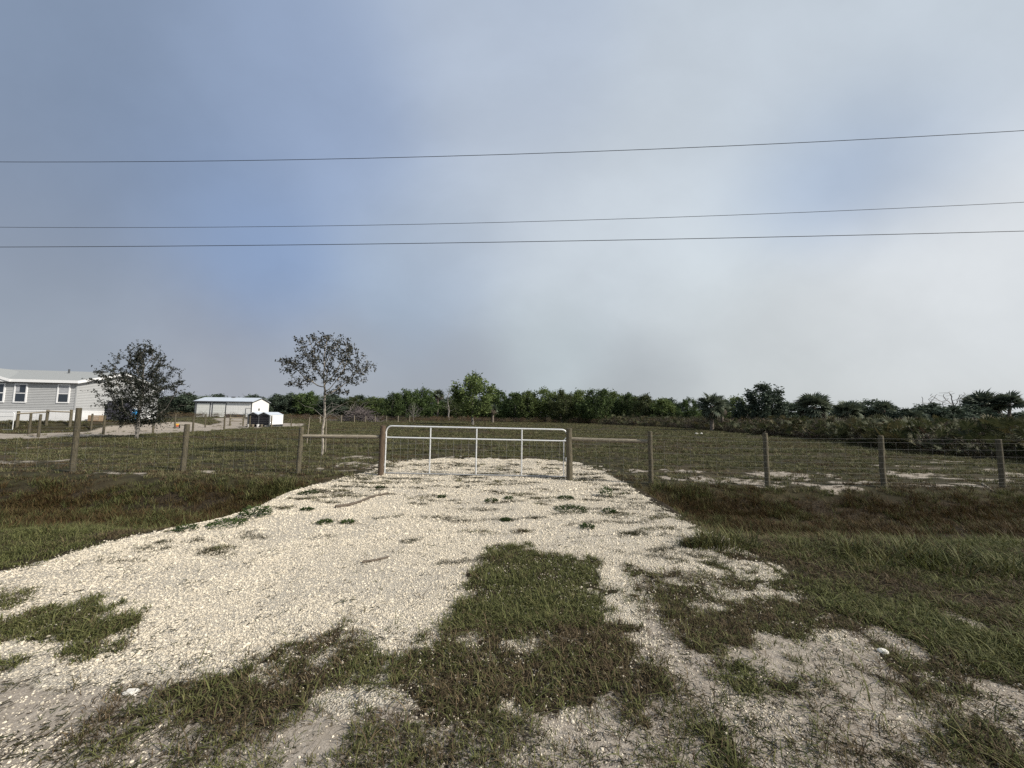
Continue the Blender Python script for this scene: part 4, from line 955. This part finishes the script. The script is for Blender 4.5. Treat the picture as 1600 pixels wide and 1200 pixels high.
rock(1088, 679, .16, 'left of two small white lumps at the edge of the brush', 1.2, .7, 5)
rock(1096, 679.3, .15, 'right of two small white lumps at the edge of the brush', 1.0, .8, 6)
rock(205, 1085, .028, 'pale flat stone on the sand left of the sparse grass', 1.9, .5, 8)

# leafy weeds on the gravel
def weed_mesh(seed, n, rad, hgt, leaf):
    r = np.random.default_rng(seed); V, Fc, T = [], [], []
    for i in range(n):
        a = r.uniform(0, 6.283); q = rad * math.sqrt(r.uniform()); z = hgt * r.uniform(.1, 1) * (1 - .5 * (q / rad) ** 2); c = np.array([q * math.cos(a), q * math.sin(a), z])
        d = np.array([math.cos(a + r.normal(0, .6)), math.sin(a + r.normal(0, .6)), r.uniform(-.1, .7)]); d /= np.linalg.norm(d); s = np.cross(d, [0, 0, 1]); s /= np.linalg.norm(s) + 1e-9; L = leaf * r.uniform(.6, 1.3); o = len(V)
        V += [c, c + d * L * .45 + s * L * .24 + np.array([0, 0, .01]), c + d * L, c + d * L * .45 - s * L * .24 + np.array([0, 0, .01])]; Fc += [(o, o + 1, o + 2), (o, o + 2, o + 3)]; T += [r.uniform()] * 4
    me = bpy.data.meshes.new('leaves'); me.from_pydata([tuple(v) for v in V], [], Fc); me.materials.append(M['weed']); a = me.attributes.new('tint', 'FLOAT', 'POINT'); a.data.foreach_set('value', np.array(T, np.float32)); return me
WEEDS = [(398, 808, .22, .16, 'leafy dark green weed on the left driveway edge, topmost of three'), (355, 821, .25, .07, 'flat dark green weed mat on the left driveway edge, middle of three'), (290, 829, .14, .06, 'small weed on the left driveway edge, lowest of three'),
         (892, 798, .30, .06, 'wide flat green weed clump on the gravel below the right gate post'), (884, 780, .16, .05, 'small flat weed just below the right gate post'), (952, 801, .12, .07, 'small green weed right of the wide flat clump'), (947, 776, .13, .22, 'upright leafy light green plant right of the gate'),
         (768, 784, .12, .05, 'small dark weed on the gravel below the gate middle'), (795, 780, .08, .05, 'tiny dark weed right of the gate middle'), (482, 772, .2, .05, 'flat weed at the upper left driveway edge'), (480, 798, .1, .04, 'small weed on the gravel left of the long stick'), (507, 818, .1, .04, 'dark low weed below the long stick, left'), (543, 817, .08, .04, 'dark low weed below the long stick, right'), (594, 763, .1, .04, 'dark weed on the gravel before the left gate post'), (790, 814, .07, .03, 'small dark weed on the middle of the gravel'), (690, 778, .07, .05, 'dark weed on gravel below the first gate upright'), (918, 825, .1, .04, 'small weed on the right of the gravel above the grass patch')]
for i, (u, v, r, hh, lb) in enumerate(WEEDS):
    p = flat(u, v); o = link('weed', weed_mesh(i, int(90 + 3200 * r * r), r * .92, hh, .042 if hh < .1 else .06), None, p); tag(o, lb, 'weed', 'weeds on the gravel')

# ------------------------------------------------------------------ power lines
def power_line(vl, vm, vr, zh, r, label):
    P0, P2 = gp(0, vl, zh), gp(1600, vr, zh)
    d = P2 - P0; n = 40; tm = None
    dm = ray(800, vm)                                     # where the middle column crosses the line's upright plane
    A2 = np.array([[dm[0], -d[0]], [dm[1], -d[1]]]); sol = np.linalg.solve(A2, (P0 - CAMP)[:2]); tm = sol[1]
    zm = CAM_Z + dm[2] * sol[0]; k = (zh - zm) / (tm * (1 - tm) + 1e-9)
    k = max(k, 0)
    pts = []
    for t in np.linspace(-.9, 1.9, n):
        p = P0 + d * t; pts.append((p[0], p[1], zh - k * t * (1 - t)))
    o_ = np.array(pts[0]); m_ = MB(); m_.tube([tuple(np.array(p) - o_) for p in pts], r, 6); o = m_.build('power_line', M['cable'], None, True); o.location = tuple(o_); tag(o, label, 'power line', 'overhead wires along the road')
power_line(253, 241, 204, 10.2, .0085, 'topmost of the three overhead wires, far above the other two')
power_line(355, 347, 316, 8.1, .007, 'middle of the three overhead wires, thin and close above the lowest')
power_line(386, 378, 361, 7.6, .010, 'lowest and thickest of the three overhead wires')

# ------------------------------------------------------------------ trees
def colonise(att, start, step, kill, infl, up=0.0, iters=120, seed=0):
    r = np.random.default_rng(seed); nodes = [np.array(p, float) for p in start]; par = [i - 1 for i in range(len(start))]
    alive = np.ones(len(att), bool)
    for it in range(iters):
        if not alive.any(): break
        NN = np.array(nodes); A_ = att[alive]
        d2 = ((A_[:, None, :] - NN[None]) ** 2).sum(2); nn = d2.argmin(1); dm = np.sqrt(d2[np.arange(len(A_)), nn])
        ok = dm < infl
        if not ok.any(): break
        acc = {}
        for a, n_, dd in zip(A_[ok], nn[ok], dm[ok]): acc.setdefault(n_, np.zeros(3)); acc[n_] += (a - NN[n_]) / (dd + 1e-9)
        new = []
        for n_, v in acc.items():
            v = v / (np.linalg.norm(v) + 1e-9) + np.array([0, 0, up]) + r.normal(0, .12, 3); v /= np.linalg.norm(v); new.append((n_, NN[n_] + v * step))
        for n_, p_ in new: nodes.append(p_); par.append(n_)
        NP = np.array([p_ for _, p_ in new]); idx = np.where(alive)[0]
        dk = ((att[idx][:, None, :] - NP[None]) ** 2).sum(2).min(1); alive[idx[dk < kill * kill]] = False
    return np.array(nodes), np.array(par)

def tree_wood(nodes, par, r_tip, r_base, k=5, expo=2.2):
    n = len(nodes); ch = [[] for _ in range(n)]
    for i in range(n):
        if par[i] >= 0: ch[par[i]].append(i)
    rad = np.zeros(n)
    for i in range(n - 1, -1, -1):
        rad[i] = r_tip if not ch[i] else sum(rad[c] ** expo for c in ch[i]) ** (1 / expo)
    f = (math.log(r_base / r_tip) / math.log(max(rad[0] / r_tip, 1.01)))
    rad = r_tip * (rad / r_tip) ** f
    m_ = MB(); used = set()
    for i in range(n):                                    # chains: follow the thickest child
        if par[i] >= 0 and i in used: continue
        if par[i] < 0 or True:
            chain = ([par[i]] if par[i] >= 0 else []) + [i]; c = i
            while ch[c]:
                c = max(ch[c], key=lambda q: rad[q]); chain.append(c); used.add(c)
            if len(chain) > 1:
                rs = [rad[q] for q in chain]
                if par[i] >= 0: rs[0] = rad[chain[1]]
                m_.tube([nodes[q] for q in chain], rs, k if rs[0] > r_tip * 3 else 3, False)
    tips = [i for i in range(n) if not ch[i]]
    thin = [i for i in range(n) if rad[i] < r_tip * 2.4]
    return m_, tips, thin, rad

def leaf_mesh(name, C, material, size, seed, droop=0.0, aspect=.5, up=.3, tint=None):
    r = np.random.default_rng(seed); n = len(C)
    D = r.normal(size=(n, 3)); D[:, 2] += up; D /= np.linalg.norm(D, axis=1)[:, None]
    S = np.cross(D, r.normal(size=(n, 3))); S /= np.linalg.norm(S, axis=1)[:, None]
    L = size * r.uniform(.6, 1.35, n)[:, None]
    V = np.stack([C, C + D * L * .5 + S * L * aspect * .5, C + D * L, C + D * L * .5 - S * L * aspect * .5], 1).reshape(-1, 3)
    me = bpy.data.meshes.new(name); me.vertices.add(4 * n); me.vertices.foreach_set('co', V.ravel().astype(np.float32))
    me.loops.add(4 * n); me.loops.foreach_set('vertex_index', np.arange(4 * n, dtype=np.int32)); me.polygons.add(n)
    me.polygons.foreach_set('loop_start', np.arange(0, 4 * n, 4, dtype=np.int32)); me.polygons.foreach_set('loop_total', np.full(n, 4, np.int32)); me.update(calc_edges=True)
    me.materials.append(material); set_tint(me, r.uniform(size=n) if tint is None else tint, 4); return me

def around(P, n, sig, seed, flat_=1.0):
    r = np.random.default_rng(seed); i = r.integers(0, len(P), n); return P[i] + r.normal(0, sig, (n, 3)) * np.array([1, 1, flat_])

# the small grey-leaved tree behind the left fence
def grey_tree():
    p = np.array(flat(503, 712)); sc = p[1] / F_PX; r = np.random.default_rng(21)
    # crown outline measured from the photograph: radius by height above ground
    def P(u, v): q = dp(u, v, p[1]); return q - p
    H = P(503, 516)[2]
    att = []
    prof = [(615, 26, 3), (604, 46, 6), (590, 58, 10), (572, 68, 13), (552, 63, 12), (536, 48, 12), (524, 28, 10)]
    zs = [P(505, v)[2] for v, _, _ in prof]; ws = [w * sc for _, w, _ in prof]
    LOBES = [(464, 574, 27, 15), (488, 546, 26, 22), (522, 536, 34, 17), (556, 566, 27, 19), (543, 591, 32, 14), (500, 588, 32, 15), (470, 601, 20, 8), (573, 573, 15, 9), (515, 564, 40, 24), (449, 563, 13, 8), (524, 611, 24, 8), (478, 556, 18, 12), (538, 548, 26, 15), (505, 524, 15, 9)]
    for (u, v, ru, rv) in LOBES:
        c = P(u, v); a_, b_ = ru * sc, rv * sc; n = int(26 + ru * rv * .10); k = 0
        while k < n:
            q = r.uniform(-1, 1, 3)
            if (q ** 2).sum() > 1: continue
            att.append((c[0] + q[0] * a_, q[1] * max(a_, .5) + r.normal(0, .12) + .35 * math.sin(u), c[2] + q[2] * b_)); k += 1
    att = np.array(att)
    th = P(503, 628)[2]; start = [(0.0 + .02 * math.sin(i * 1.3), .01 * math.cos(i), th * i / 8) for i in range(9)]
    nd, pr = colonise(att, start, .10, .16, 1.9, .05, 110, 1)
    w, tips, thin, _ = tree_wood(nd, pr, .0050, .044, 6, 2.0)
    t = empty('young_tree', tuple(p), 0, 'young tree with pale trunk and sparse grey leaves behind the left fence', 'tree')
    w.build('trunk', M['bark_pale'], t, True)
    T = nd[thin]; hi = T[:, 2] > th * 1.02
    C = around(T[hi], 4600, .045, 3)
    link('crown', leaf_mesh('crown', C, M['l_grey'], .095, 4, up=.1), t)
    # bare suckers low on the right
    s = MB()
    for i in range(14):
        a = r.uniform(-.9, .9); z0 = th * r.uniform(.55, 1.0); L = r.uniform(.4, 1.15); sgn = 1 if r.uniform() < .7 else -1
        s.tube([(0, 0, z0), (sgn * L * .4, math.sin(a) * L * .3, z0 + L * .35), (sgn * L * .75, math.sin(a) * L * .5, z0 + L * .45 + r.normal(0, .1)), (sgn * L, math.sin(a) * L * .6, z0 + L * .45 + r.normal(0, .15))], [.009, .006, .004, .002], 4, False)
    s.build('sucker', M['bark_grey'], t)
grey_tree()

# the dense dark oak before the house
def dark_oak():
    p = np.array(flat(213, 686)); sc = p[1] / F_PX; r = np.random.default_rng(5)
    def P(u, v): q = dp(u, v, p[1]); return q - p
    prof = [(662, 28), (648, 42), (632, 52), (612, 55), (595, 51), (578, 45), (562, 36), (548, 22), (538, 6)]
    zs = [P(213, v)[2] for v, _ in prof]; ws = [w * sc * .84 for _, w in prof]; att = []
    while len(att) < 1250:
        z = r.uniform(zs[0], zs[-1]); R_ = np.interp(z, zs, ws); a = r.uniform(0, 6.283); q = R_ * r.uniform() ** .5
        lump = .5 + .95 * vnoise(np.array([a * 2.6 + 3]), np.array([z * 1.5]), 1, 8)[0]
        if r.uniform() < .5 * vnoise(np.array([a * 1.4]), np.array([z * 1.2]), 1, 12)[0]: continue
        att.append((q * lump * math.cos(a) * 1.08, q * lump * math.sin(a), z))
    att += [tuple(P(u, v) * np.array([1, 0, 1]) + np.array([0, r.normal(0, .2), 0])) for u, v in ((288, 603), (280, 602), (272, 605), (264, 607), (145, 590), (152, 594), (140, 603), (195, 536), (196, 545), (236, 545), (232, 553), (265, 570), (258, 575), (172, 552))]
    att = np.array(att)
    th = P(213, 655)[2]; start = [(0.02 * math.sin(i), 0.0, th * i / 6) for i in range(7)]
    nd, pr = colonise(att, start, .13, .20, 2.2, .02, 110, 2)
    w, tips, thin, _ = tree_wood(nd, pr, .006, .085, 6, 2.0)
    t = empty('oak_tree', tuple(p), 0, 'dense dark oak with spiky outline in front of the house', 'tree')
    cen = np.array([0, 0, P(213, 622)[2]]); far_i = [i for i in tips if np.linalg.norm((nd[i] - cen)) > .7]; SP = []
    for i in r.choice(far_i, min(260, len(far_i)), False):
        d = nd[i] - cen; d /= np.linalg.norm(d); d = d + r.normal(0, .28, 3) + np.array([0, 0, .1]); d /= np.linalg.norm(d); L = r.uniform(.2, .62)
        e = nd[i] + d * L; w.tube([nd[i], nd[i] + d * L * .5 + r.normal(0, .02, 3), e], [.006, .0045, .002], 3, False)
        for q in range(int(9 * L / .4)): SP.append(nd[i] + d * L * r.uniform(0, 1) + r.normal(0, .02, 3))
    w.build('trunk', M['bark_grey'], t, True)
    C = around(nd[thin], 10500, .03, 13)
    core = around(nd[[i for i in range(len(nd)) if nd[i][2] < P(213, 585)[2] and np.hypot(nd[i][0], nd[i][1]) < 1.3]], 5500, .16, 14)
    link('crown', leaf_mesh('crown', np.concatenate([C, core, np.array(SP)]), M['l_dark'], .10, 15, up=.25), t)
dark_oak()

# ---- background trees: a few grown kinds, then individuals copied from them
def bushy_kind(seed, material, bark, H=9.0, W=5.0, leaf=.34, n_leaf=2600, bare=.22, flame=0.6, att_n=150, narrow=1.0):
    r = np.random.default_rng(seed); att = []
    while len(att) < att_n:
        t = r.uniform(); z = H * (bare + (1 - bare) * t); R_ = W / 2 * (math.sin(math.pi * min(1, (t * .88 + .14))) ** flame)
        a = r.uniform(0, 6.283); q = R_ * r.uniform() ** .5; lump = .65 + .7 * vnoise(np.array([a * 1.7 + seed]), np.array([z * .7]), 1, seed)[0]
        att.append((q * lump * math.cos(a), q * lump * math.sin(a) * narrow, z))
    att = np.array(att)
    start = [(.08 * math.sin(i * 1.1 + seed), .05 * math.cos(i), H * bare * i / 4) for i in range(5)]
    nd, pr = colonise(att, start, H * .055, H * .085, H * .6, .12, 60, seed)
    w, tips, thin, _ = tree_wood(nd, pr, .02 if n_leaf > 100 else .032, .017 * H, 5, 2.0)
    trunk = w.mesh('trunk', bark, True)
    T = nd[thin]; r2 = np.random.default_rng(seed + 1)
    tp = nd[tips]; cl = around(tp, n_leaf // 2, H * .03, seed + 2); cl[:, 2] += (r2.uniform(-.03, .05, len(cl)) + .09 * r2.uniform(size=len(cl)) ** 4) * H
    C = np.concatenate([cl, around(T, n_leaf // 2, H * .036, seed + 3)]); C = C[C[:, 2] > H * bare * .55]
    crown = leaf_mesh('crown', C, material, leaf, seed + 4, up=.6)
    return trunk, crown

KINDS = {}
for i in range(3): KINDS['green%d' % i] = bushy_kind(500 + i, M['l_green'], M['bark_grey'], 9, 6.2, .40, 6500, .10, .5)
for i in range(2): KINDS['light%d' % i] = bushy_kind(520 + i, M['l_light'], M['bark_grey'], 9, 5.6, .38, 6000, .12, .55)
for i in range(2): KINDS['olive%d' % i] = bushy_kind(530 + i, M['l_olive'], M['bark_grey'], 9, 6.6, .38, 6500, .06, .5)
for i in range(3): KINDS['pine%d' % i] = bushy_kind(540 + i, M['l_pine'], M['bark_dark'], 9, 6.4, .42, 8500, .04, .62)
KINDS['tall'] = bushy_kind(551, M['l_light'], M['bark_grey'], 9, 5.2, .36, 6200, .2, .6, 190)
KINDS['sparse'] = bushy_kind(552, M['l_olive'], M['bark_grey'], 9, 4.6, .26, 420, .3, .5, 90)
KINDS['bare'] = bushy_kind(553, M['l_olive'], M['bark_grey'], 9, 8.5, .2, 8, .2, .45, 900)
def put_tree(kind, name, u, base_v, top_v, width_px, label, group='trees of the far treeline', depth=None):
    p = np.array(flat(u, base_v)) if depth is None else np.array([dp(u, 650, depth)[0], depth, 0.0])
    top = dp(u, top_v, p[1]); H = top[2] - p[2]; W = width_px * p[1] / F_PX
    t = empty(name, tuple(p), random.uniform(0, 6.28), label, 'tree', group)
    k, c = KINDS[kind]
    xs_ = [v.co.x for v in (c if len(c.vertices) > 100 else k).vertices]; w0 = np.percentile(xs_, 97) - np.percentile(xs_, 3); z0 = np.percentile([v.co.z for v in c.vertices], 98) if len(c.vertices) > 100 else max(v.co.z for v in k.vertices)
    s = (W / w0 * 1.0, W / w0 * 1.0, H / z0)
    for nm, me in (('trunk', k), ('crown', c)):
        o = link(nm, me, t); o.scale = s
    return t

D = [  # kind, name, u, base, top, width, label
    ('pine0', 'pine_tree', 262, 652, 622, 34, 'dark tree left of the white shed, nearest the house'),
    ('pine1', 'pine_tree', 288, 652, 617, 32, 'dark tree rising just left of the white shed'),
    ('pine2', 'pine_tree', 432, 655, 619, 32, 'dark green tree just right of the white shed'),
    ('pine0', 'pine_tree', 455, 655, 617, 30, 'dark green tree between the white shed and the grey young tree'),
    ('green0', 'leafy_tree', 482, 656, 615, 34, 'dark leafy tree behind the trunk of the grey young tree'),
    ('pine1', 'pine_tree', 522, 656, 619, 34, 'dark tree behind the right side of the grey young tree'),
    ('olive0', 'leafy_tree', 552, 657, 622, 36, 'grey olive tree above the heap of dead branches'),
    ('light0', 'leafy_tree', 586, 657, 623, 32, 'bright green round tree just left of the gate'),
    ('green1', 'leafy_tree', 613, 657, 616, 22, 'narrow dark green tree above the left gate corner'),
    ('green0', 'leafy_tree', 634, 657, 612, 30, 'green tree above the first gate panel, left of the dead tree'),
    ('green2', 'leafy_tree', 660, 657, 610, 34, 'tall green tree just left of the slim palm'),
    ('olive1', 'leafy_tree', 715, 657, 626, 36, 'low olive tree between the slim palm and the tallest tree'),
    ('sparse', 'thin_tree', 701, 658, 607, 24, 'thin sparse tree right of the slim palm'),
    ('tall', 'leafy_tree', 738, 664, 589, 50, 'tallest bright green tree of the treeline, above the gate'),
    ('green2', 'leafy_tree', 776, 658, 612, 36, 'green tree right behind the tallest tree'),
    ('green1', 'leafy_tree', 803, 659, 616, 30, 'dark green tree above the right half of the gate'),
    ('light1', 'leafy_tree', 824, 660, 614, 28, 'yellowish green tree above the last gate upright'),
    ('light0', 'leafy_tree', 852, 660, 610, 36, 'pale green feathery tree above the right gate end'),
    ('olive0', 'leafy_tree', 878, 661, 612, 32, 'pale olive tree above the right gate post'),
    ('light1', 'leafy_tree', 905, 661, 613, 34, 'pale green tree above the right hand rail start'),
    ('green1', 'leafy_tree', 930, 662, 611, 36, 'green tree above the middle of the right hand rail'),
    ('light0', 'leafy_tree', 955, 663, 615, 34, 'bright green tree above the end of the right hand rail'),
    ('green0', 'leafy_tree', 980, 664, 618, 34, 'green tree just left of the second right post'),
    ('olive1', 'leafy_tree', 1008, 665, 619, 36, 'olive green tree above the second right post'),
    ('light1', 'leafy_tree', 1036, 666, 625, 34, 'yellow green low tree right of the second right post'),
    ('green2', 'leafy_tree', 1076, 668, 625, 28, 'small upright green tree left of the dark skirted palm'),
    ('light0', 'leafy_tree', 1146, 670, 623, 34, 'yellowish tree between the skirted palm and the dark pine'),
    ('pine2', 'pine_tree', 1190, 672, 605, 50, 'tall dark conical tree left of the third right post'),
    ('pine0', 'pine_tree', 1232, 676, 631, 32, 'small dark tree right of the tall conical tree'),
    ('pine1', 'hazy_tree', 1362, 674, 629, 44, 'hazy grey tree between two palms behind the right thicket'),
    ('pine2', 'hazy_tree', 1418, 678, 641, 40, 'low dark tree in the dip left of the bare tree'),
    ('pine0', 'hazy_tree', 1462, 678, 634, 56, 'broad dark tree below the left side of the bare tree'),
    ('bare', 'bare_tree', 1487, 674, 611, 66, 'bare grey branching tree standing above the right thicket'),
    ('pine1', 'hazy_tree', 1518, 678, 637, 44, 'dark tree between the bare tree and the big palms'),
    ('pine2', 'hazy_tree', 1606, 682, 650, 40, 'low dark tree at the far right edge under the leaning palm'),
]
DIST = {1362: 62, 1418: 52, 1462: 55, 1487: 66, 1518: 56, 1606: 50, 1232: 55, 1190: 52, 1146: 62, 1076: 78, 1036: 82, 1008: 86, 980: 92, 955: 98}
for kd, nm, u, bv, tv, wpx, lb in D: put_tree(kd, nm, u, bv, tv, wpx * 1.12, lb, depth=DIST.get(u, 108 if u < 600 else None))
# a second row fills in behind
fill = list(range(-260, 260, 46)) + list(range(262, 1060, 27))
for i, u in enumerate(fill):
    kd = ['green0', 'pine1', 'olive0', 'green2', 'pine0', 'olive1', 'green1', 'pine2'][i % 8]
    put_tree(kd, 'leafy_tree', u + random.uniform(-6, 6), 0, 621 + random.uniform(-5, 6) + max(0, (u - 900) * .05), random.uniform(40, 56), 'dark tree behind the ' + ('house and the oak at the left' if u < 240 else 'white shed' if u < 430 else 'young grey tree and the branch pile' if u < 600 else 'front row of trees seen over the left half of the gate' if u < 745 else 'front row of trees seen over the right half of the gate' if u < 890 else 'front row of trees seen over the right hand rail'), 'trees behind the front row', depth=random.uniform(122, 140))
for i, u in enumerate(list(range(1060, 1900, 38))):
    put_tree(['pine0', 'olive1', 'pine1', 'pine2'][i % 4], 'leafy_tree', u + random.uniform(-8, 8), 0, 641 + random.uniform(-5, 5) + (u - 1060) * .008, random.uniform(48, 64), 'dark low tree behind the thicket ' + ('between the second and third right posts' if u < 1195 else 'between the third and fourth right posts' if u < 1380 else 'right of the fourth right post'), 'trees behind the right hand thicket', depth=random.uniform(76, 92))

# dead pale tree among the green ones
put_tree('bare', 'dead_tree', 646, 658.5, 628, 20, 'small pale dead tree in front of the green treeline', 'trees of the far treeline')

# palms
def frond_mesh(seed, R_=1.0, n=15, mt='l_palm', fold=.35, droop=.42):
    r = np.random.default_rng(seed); V, Fc, T = [], [], []; pet = .75
    for i in range(n):
        a = (i / (n - 1) - .5) * 4.4; L = R_ * (1 - .18 * abs(a) / 1.9) * r.uniform(.9, 1.05); d = np.array([math.cos(a), math.sin(a), fold * abs(math.sin(a)) * .6]); d /= np.linalg.norm(d)
        b = np.array([pet, 0, 0]); s = np.array([-math.sin(a), math.cos(a), .0]); w = .085 * R_; o = len(V); tip = b + d * L + np.array([0, 0, -droop * L * .55])
        midp = b + d * L * .6 + np.array([0, 0, -droop * L * .12])
        V += [b, midp - s * w, midp + s * w + np.array([0, 0, .03]), tip]; Fc += [(0 + o, 1 + o, 2 + o), (1 + o, 3 + o, 2 + o)]; T += [r.uniform()] * 4
    o = len(V); V += [(0, -.02, 0), (0, .02, 0), (pet, .012, .0), (pet, -.012, 0)]; Fc += [(o, o + 1, o + 2, o + 3)]; T += [.5] * 4
    me = bpy.data.meshes.new('frond'); me.from_pydata([tuple(map(float, v)) for v in V], [], Fc); me.materials.append(M[mt]); a = me.attributes.new('tint', 'FLOAT', 'POINT'); a.data.foreach_set('value', np.array(T, np.float32)); return me
FRONDS = [frond_mesh(i) for i in range(4)]; DEAD = [frond_mesh(9 + i, .95, 13, 'l_palmdead', .1, .9) for i in range(2)]
def palm(u, depth, top_v, wpx, label, n=30, dead=5, lean=0.0, r=.16, skirt=0):
    p = np.array([dp(u, 650, depth)[0], depth, 0.0]); top = dp(u, top_v, depth)[2]; W = wpx * depth / F_PX; s = W / 2 / 1.42; Hc = top - s * 1.22
    t = empty('cabbage_palm', tuple(p), 0, label, 'palm', 'palms of the far treeline')
    m_ = MB(); k = 7; m_.tube([(-lean * Hc * (1 - (i / k)) ** 1.4, 0, Hc * i / k - (.1 if i == 0 else 0)) for i in range(k + 1)], [r * (1.2 - .25 * i / k) for i in range(k + 1)], 9); m_.build('trunk', M['palm_bark'], t, True)
    q = np.random.default_rng(int(u) + 3)
    for i in range(n + dead + skirt):
        ga = i * 2.39996 + q.normal(0, .2); f = (i + .5) / n
        if i < n: el = math.pi / 2 - math.acos(1 - 1.35 * min(f, 1)) * 1.0; me = FRONDS[i % 4]
        else: el = -q.uniform(.5, 1.25); me = DEAD[i % 2] if i < n + dead else FRONDS[i % 4]
        o = link('frond', me, t, (0, 0, Hc)); o.rotation_euler = (q.uniform(-1.0, 1.0), -el, ga); o.scale = (s * q.uniform(.85, 1.1),) * 3
    return t
palm(683.5, 105, 608.5, 20, 'slim cabbage palm with pale bare trunk in the far treeline', 24, 6, r=.2)
palm(770, 78, 632, 17, 'short shaggy palm beside the tallest tree base', 18, 10, r=.2)
palm(1112, 48, 617, 40, 'dark palm with heavy drooping skirt of fronds', 30, 4, 0, .2, 16)
palm(1128, 50, 624, 26, 'smaller palm tucked right of the skirted palm', 22, 4)
palm(1272, 44, 616, 46, 'large round-headed palm between third and fourth right posts', 32, 6, 0, .2, 10)
palm(1325, 56, 627, 40, 'palm left of the hazy grey tree', 28, 4, 0, .2, 8)
palm(1381, 58, 627, 32, 'palm above the fourth right post', 28, 4, 0, .2, 6)
palm(1430, 48, 641, 26, 'low palm head just right of the fourth right post', 22, 4)
palm(1540, 58, 613, 46, 'big dense palm left of the leaning palm', 34, 4, 0, .2, 8)
palm(1524, 62, 619, 32, 'palm head behind the big dense palm', 26, 4)
palm(1579, 55, 616, 36, 'rightmost palm with leaning trunk seen against the sky', 34, 0, .16, .17)

# heap of dead branches
def heap():
    p = np.array(flat(560, 659.5)); t = empty('branch_pile', tuple(p), 0, 'grey heap of dead branches behind the far wire fence', 'branch pile'); r = np.random.default_rng(3)
    for g in range(26):
        m_ = MB()
        for i in range(14):
            a = r.uniform(0, 6.28); x, y = r.normal(0, 2.0), r.normal(0, .9); hh = 2.6 * math.exp(-(x / 2.6) ** 2) * r.uniform(.1, 1)
            L = r.uniform(.8, 2.2); d = np.array([math.cos(a), math.sin(a) * .6, r.normal(.15, .35)]); q = np.array([x, y, max(hh, .1)])
            e = q + d * L; e[2] = max(e[2], .05); m_.tube([q - d * .3 * (1 if q[2] > .4 else 0), (q + e) / 2 + r.normal(0, .08, 3), e], [.05, .035, .012], 4, False)
        m_.build('branch', M['twig'], t)
heap()

# thickets: palmetto and brush along the right boundary and below the treeline (nobody could count them)
PALC = proto_collection('palmetto', [frond_mesh(30 + i, .62, 13, 'l_palmetto', .5, .25) for i in range(4)])
def brush_mesh(seed, mt):
    r = np.random.default_rng(seed); n = 90; a = r.uniform(0, 6.28, n); q = .5 * np.sqrt(r.uniform(size=n)); C = np.stack([q * np.cos(a), q * np.sin(a), r.uniform(.0, 1.0, n) ** .8 * 1.0], 1)
    return leaf_mesh('brush', C, M[mt], .17, seed, aspect=.22, up=1.2)
BRUC = proto_collection('brush', [brush_mesh(50 + i, 'l_brush') for i in range(4)] + [brush_mesh(60 + i, 'l_rust') for i in range(2)] + [brush_mesh(70 + i, 'l_palmetto') for i in range(2)])
EDGE = [flat(u, v)[:2] for u, v in ((2100, 775), (1800, 745), (1600, 722), (1500, 714), (1400, 704), (1300, 691), (1240, 684), (1170, 678), (1100, 672), (1040, 668), (990, 665.5), (940, 663), (890, 661.2))]
def along(n, back, seed):
    r = np.random.default_rng(seed); E = np.array(EDGE); seg = np.linalg.norm(np.diff(E, axis=0), axis=1); cum = np.concatenate([[0], np.cumsum(seg)])
    t = r.uniform(0, cum[-1], n); x = np.interp(t, cum, E[:, 0]); y = np.interp(t, cum, E[:, 1]); w = r.uniform(size=n) ** 1.2 * back
    nrm = np.array([.92, .40]); return x + nrm[0] * w, y + nrm[1] * w, w
def thickets():
    x, y, w = along(9000, 16, 5)
    kx = y < 48; keep = rng.uniform(size=len(x)) < np.where(y < 26, 1.0, np.where(y < 42, .75, .3)); x, y, w = x[keep], y[keep], w[keep]; n = len(x)
    hgt = (.35 + .95 * sstep(w, 0, 2.5)) * (.55 + .8 * fbm(x, y, .35, 15)); z = height(x, y) + hgt * rng.uniform(.15, 1.0, n)
    rot = np.stack([rng.normal(0, .4, n), -rng.uniform(-.1, 1.35, n), rng.uniform(0, 6.283, n)], 1); s = rng.uniform(.5, 1.0, n) * .9
    scatter('palmetto_thicket', np.stack([x, y, z], 1), np.stack([s] * 3, 1), rot, rng.integers(0, 4, n), PALC, 'dark saw palmetto thicket along the right edge of the field', 'thicket')
    x, y, w = along(5200, 22, 6); keep = rng.uniform(size=len(x)) < np.where(y < 30, .45, 1.0); x, y, w = x[keep], y[keep], w[keep]
    # strip of rusty weeds below the far treeline
    u = rng.uniform(-30, 960, 3200); dep = rng.uniform(84, 120, 3200); x2 = (u - 800) / F_PX * dep; k2 = (x2 > -110)
    x = np.concatenate([x, x2[k2]]); y = np.concatenate([y, dep[k2]]); w = np.concatenate([w, np.full(k2.sum(), 3.0)]); n = len(x)
    far = y > 82
    idx = np.where(far, rng.choice([0, 1, 2, 3, 4, 5, 6], n, p=[.12, .12, .12, .12, .2, .2, .12]), rng.choice([0, 1, 2, 3, 6, 7, 4], n, p=[.2, .2, .16, .16, .12, .12, .04]))
    s = np.where(far, rng.uniform(.9, 1.9, n), rng.uniform(.9, 1.7, n)); sz = s * np.where(far, rng.uniform(.35, .75, n), rng.uniform(.6, 1.15, n) * (.55 + .45 * sstep(w, 0, 3)))
    rot = np.stack([rng.normal(0, .1, n), rng.normal(0, .1, n), rng.uniform(0, 6.283, n)], 1)
    scatter('brush_thicket', np.stack([x, y, height(x, y) - .05], 1), np.stack([s, s, sz], 1), rot, idx, BRUC, 'brown and rusty brush at the edge of the field below the trees', 'thicket')
thickets()
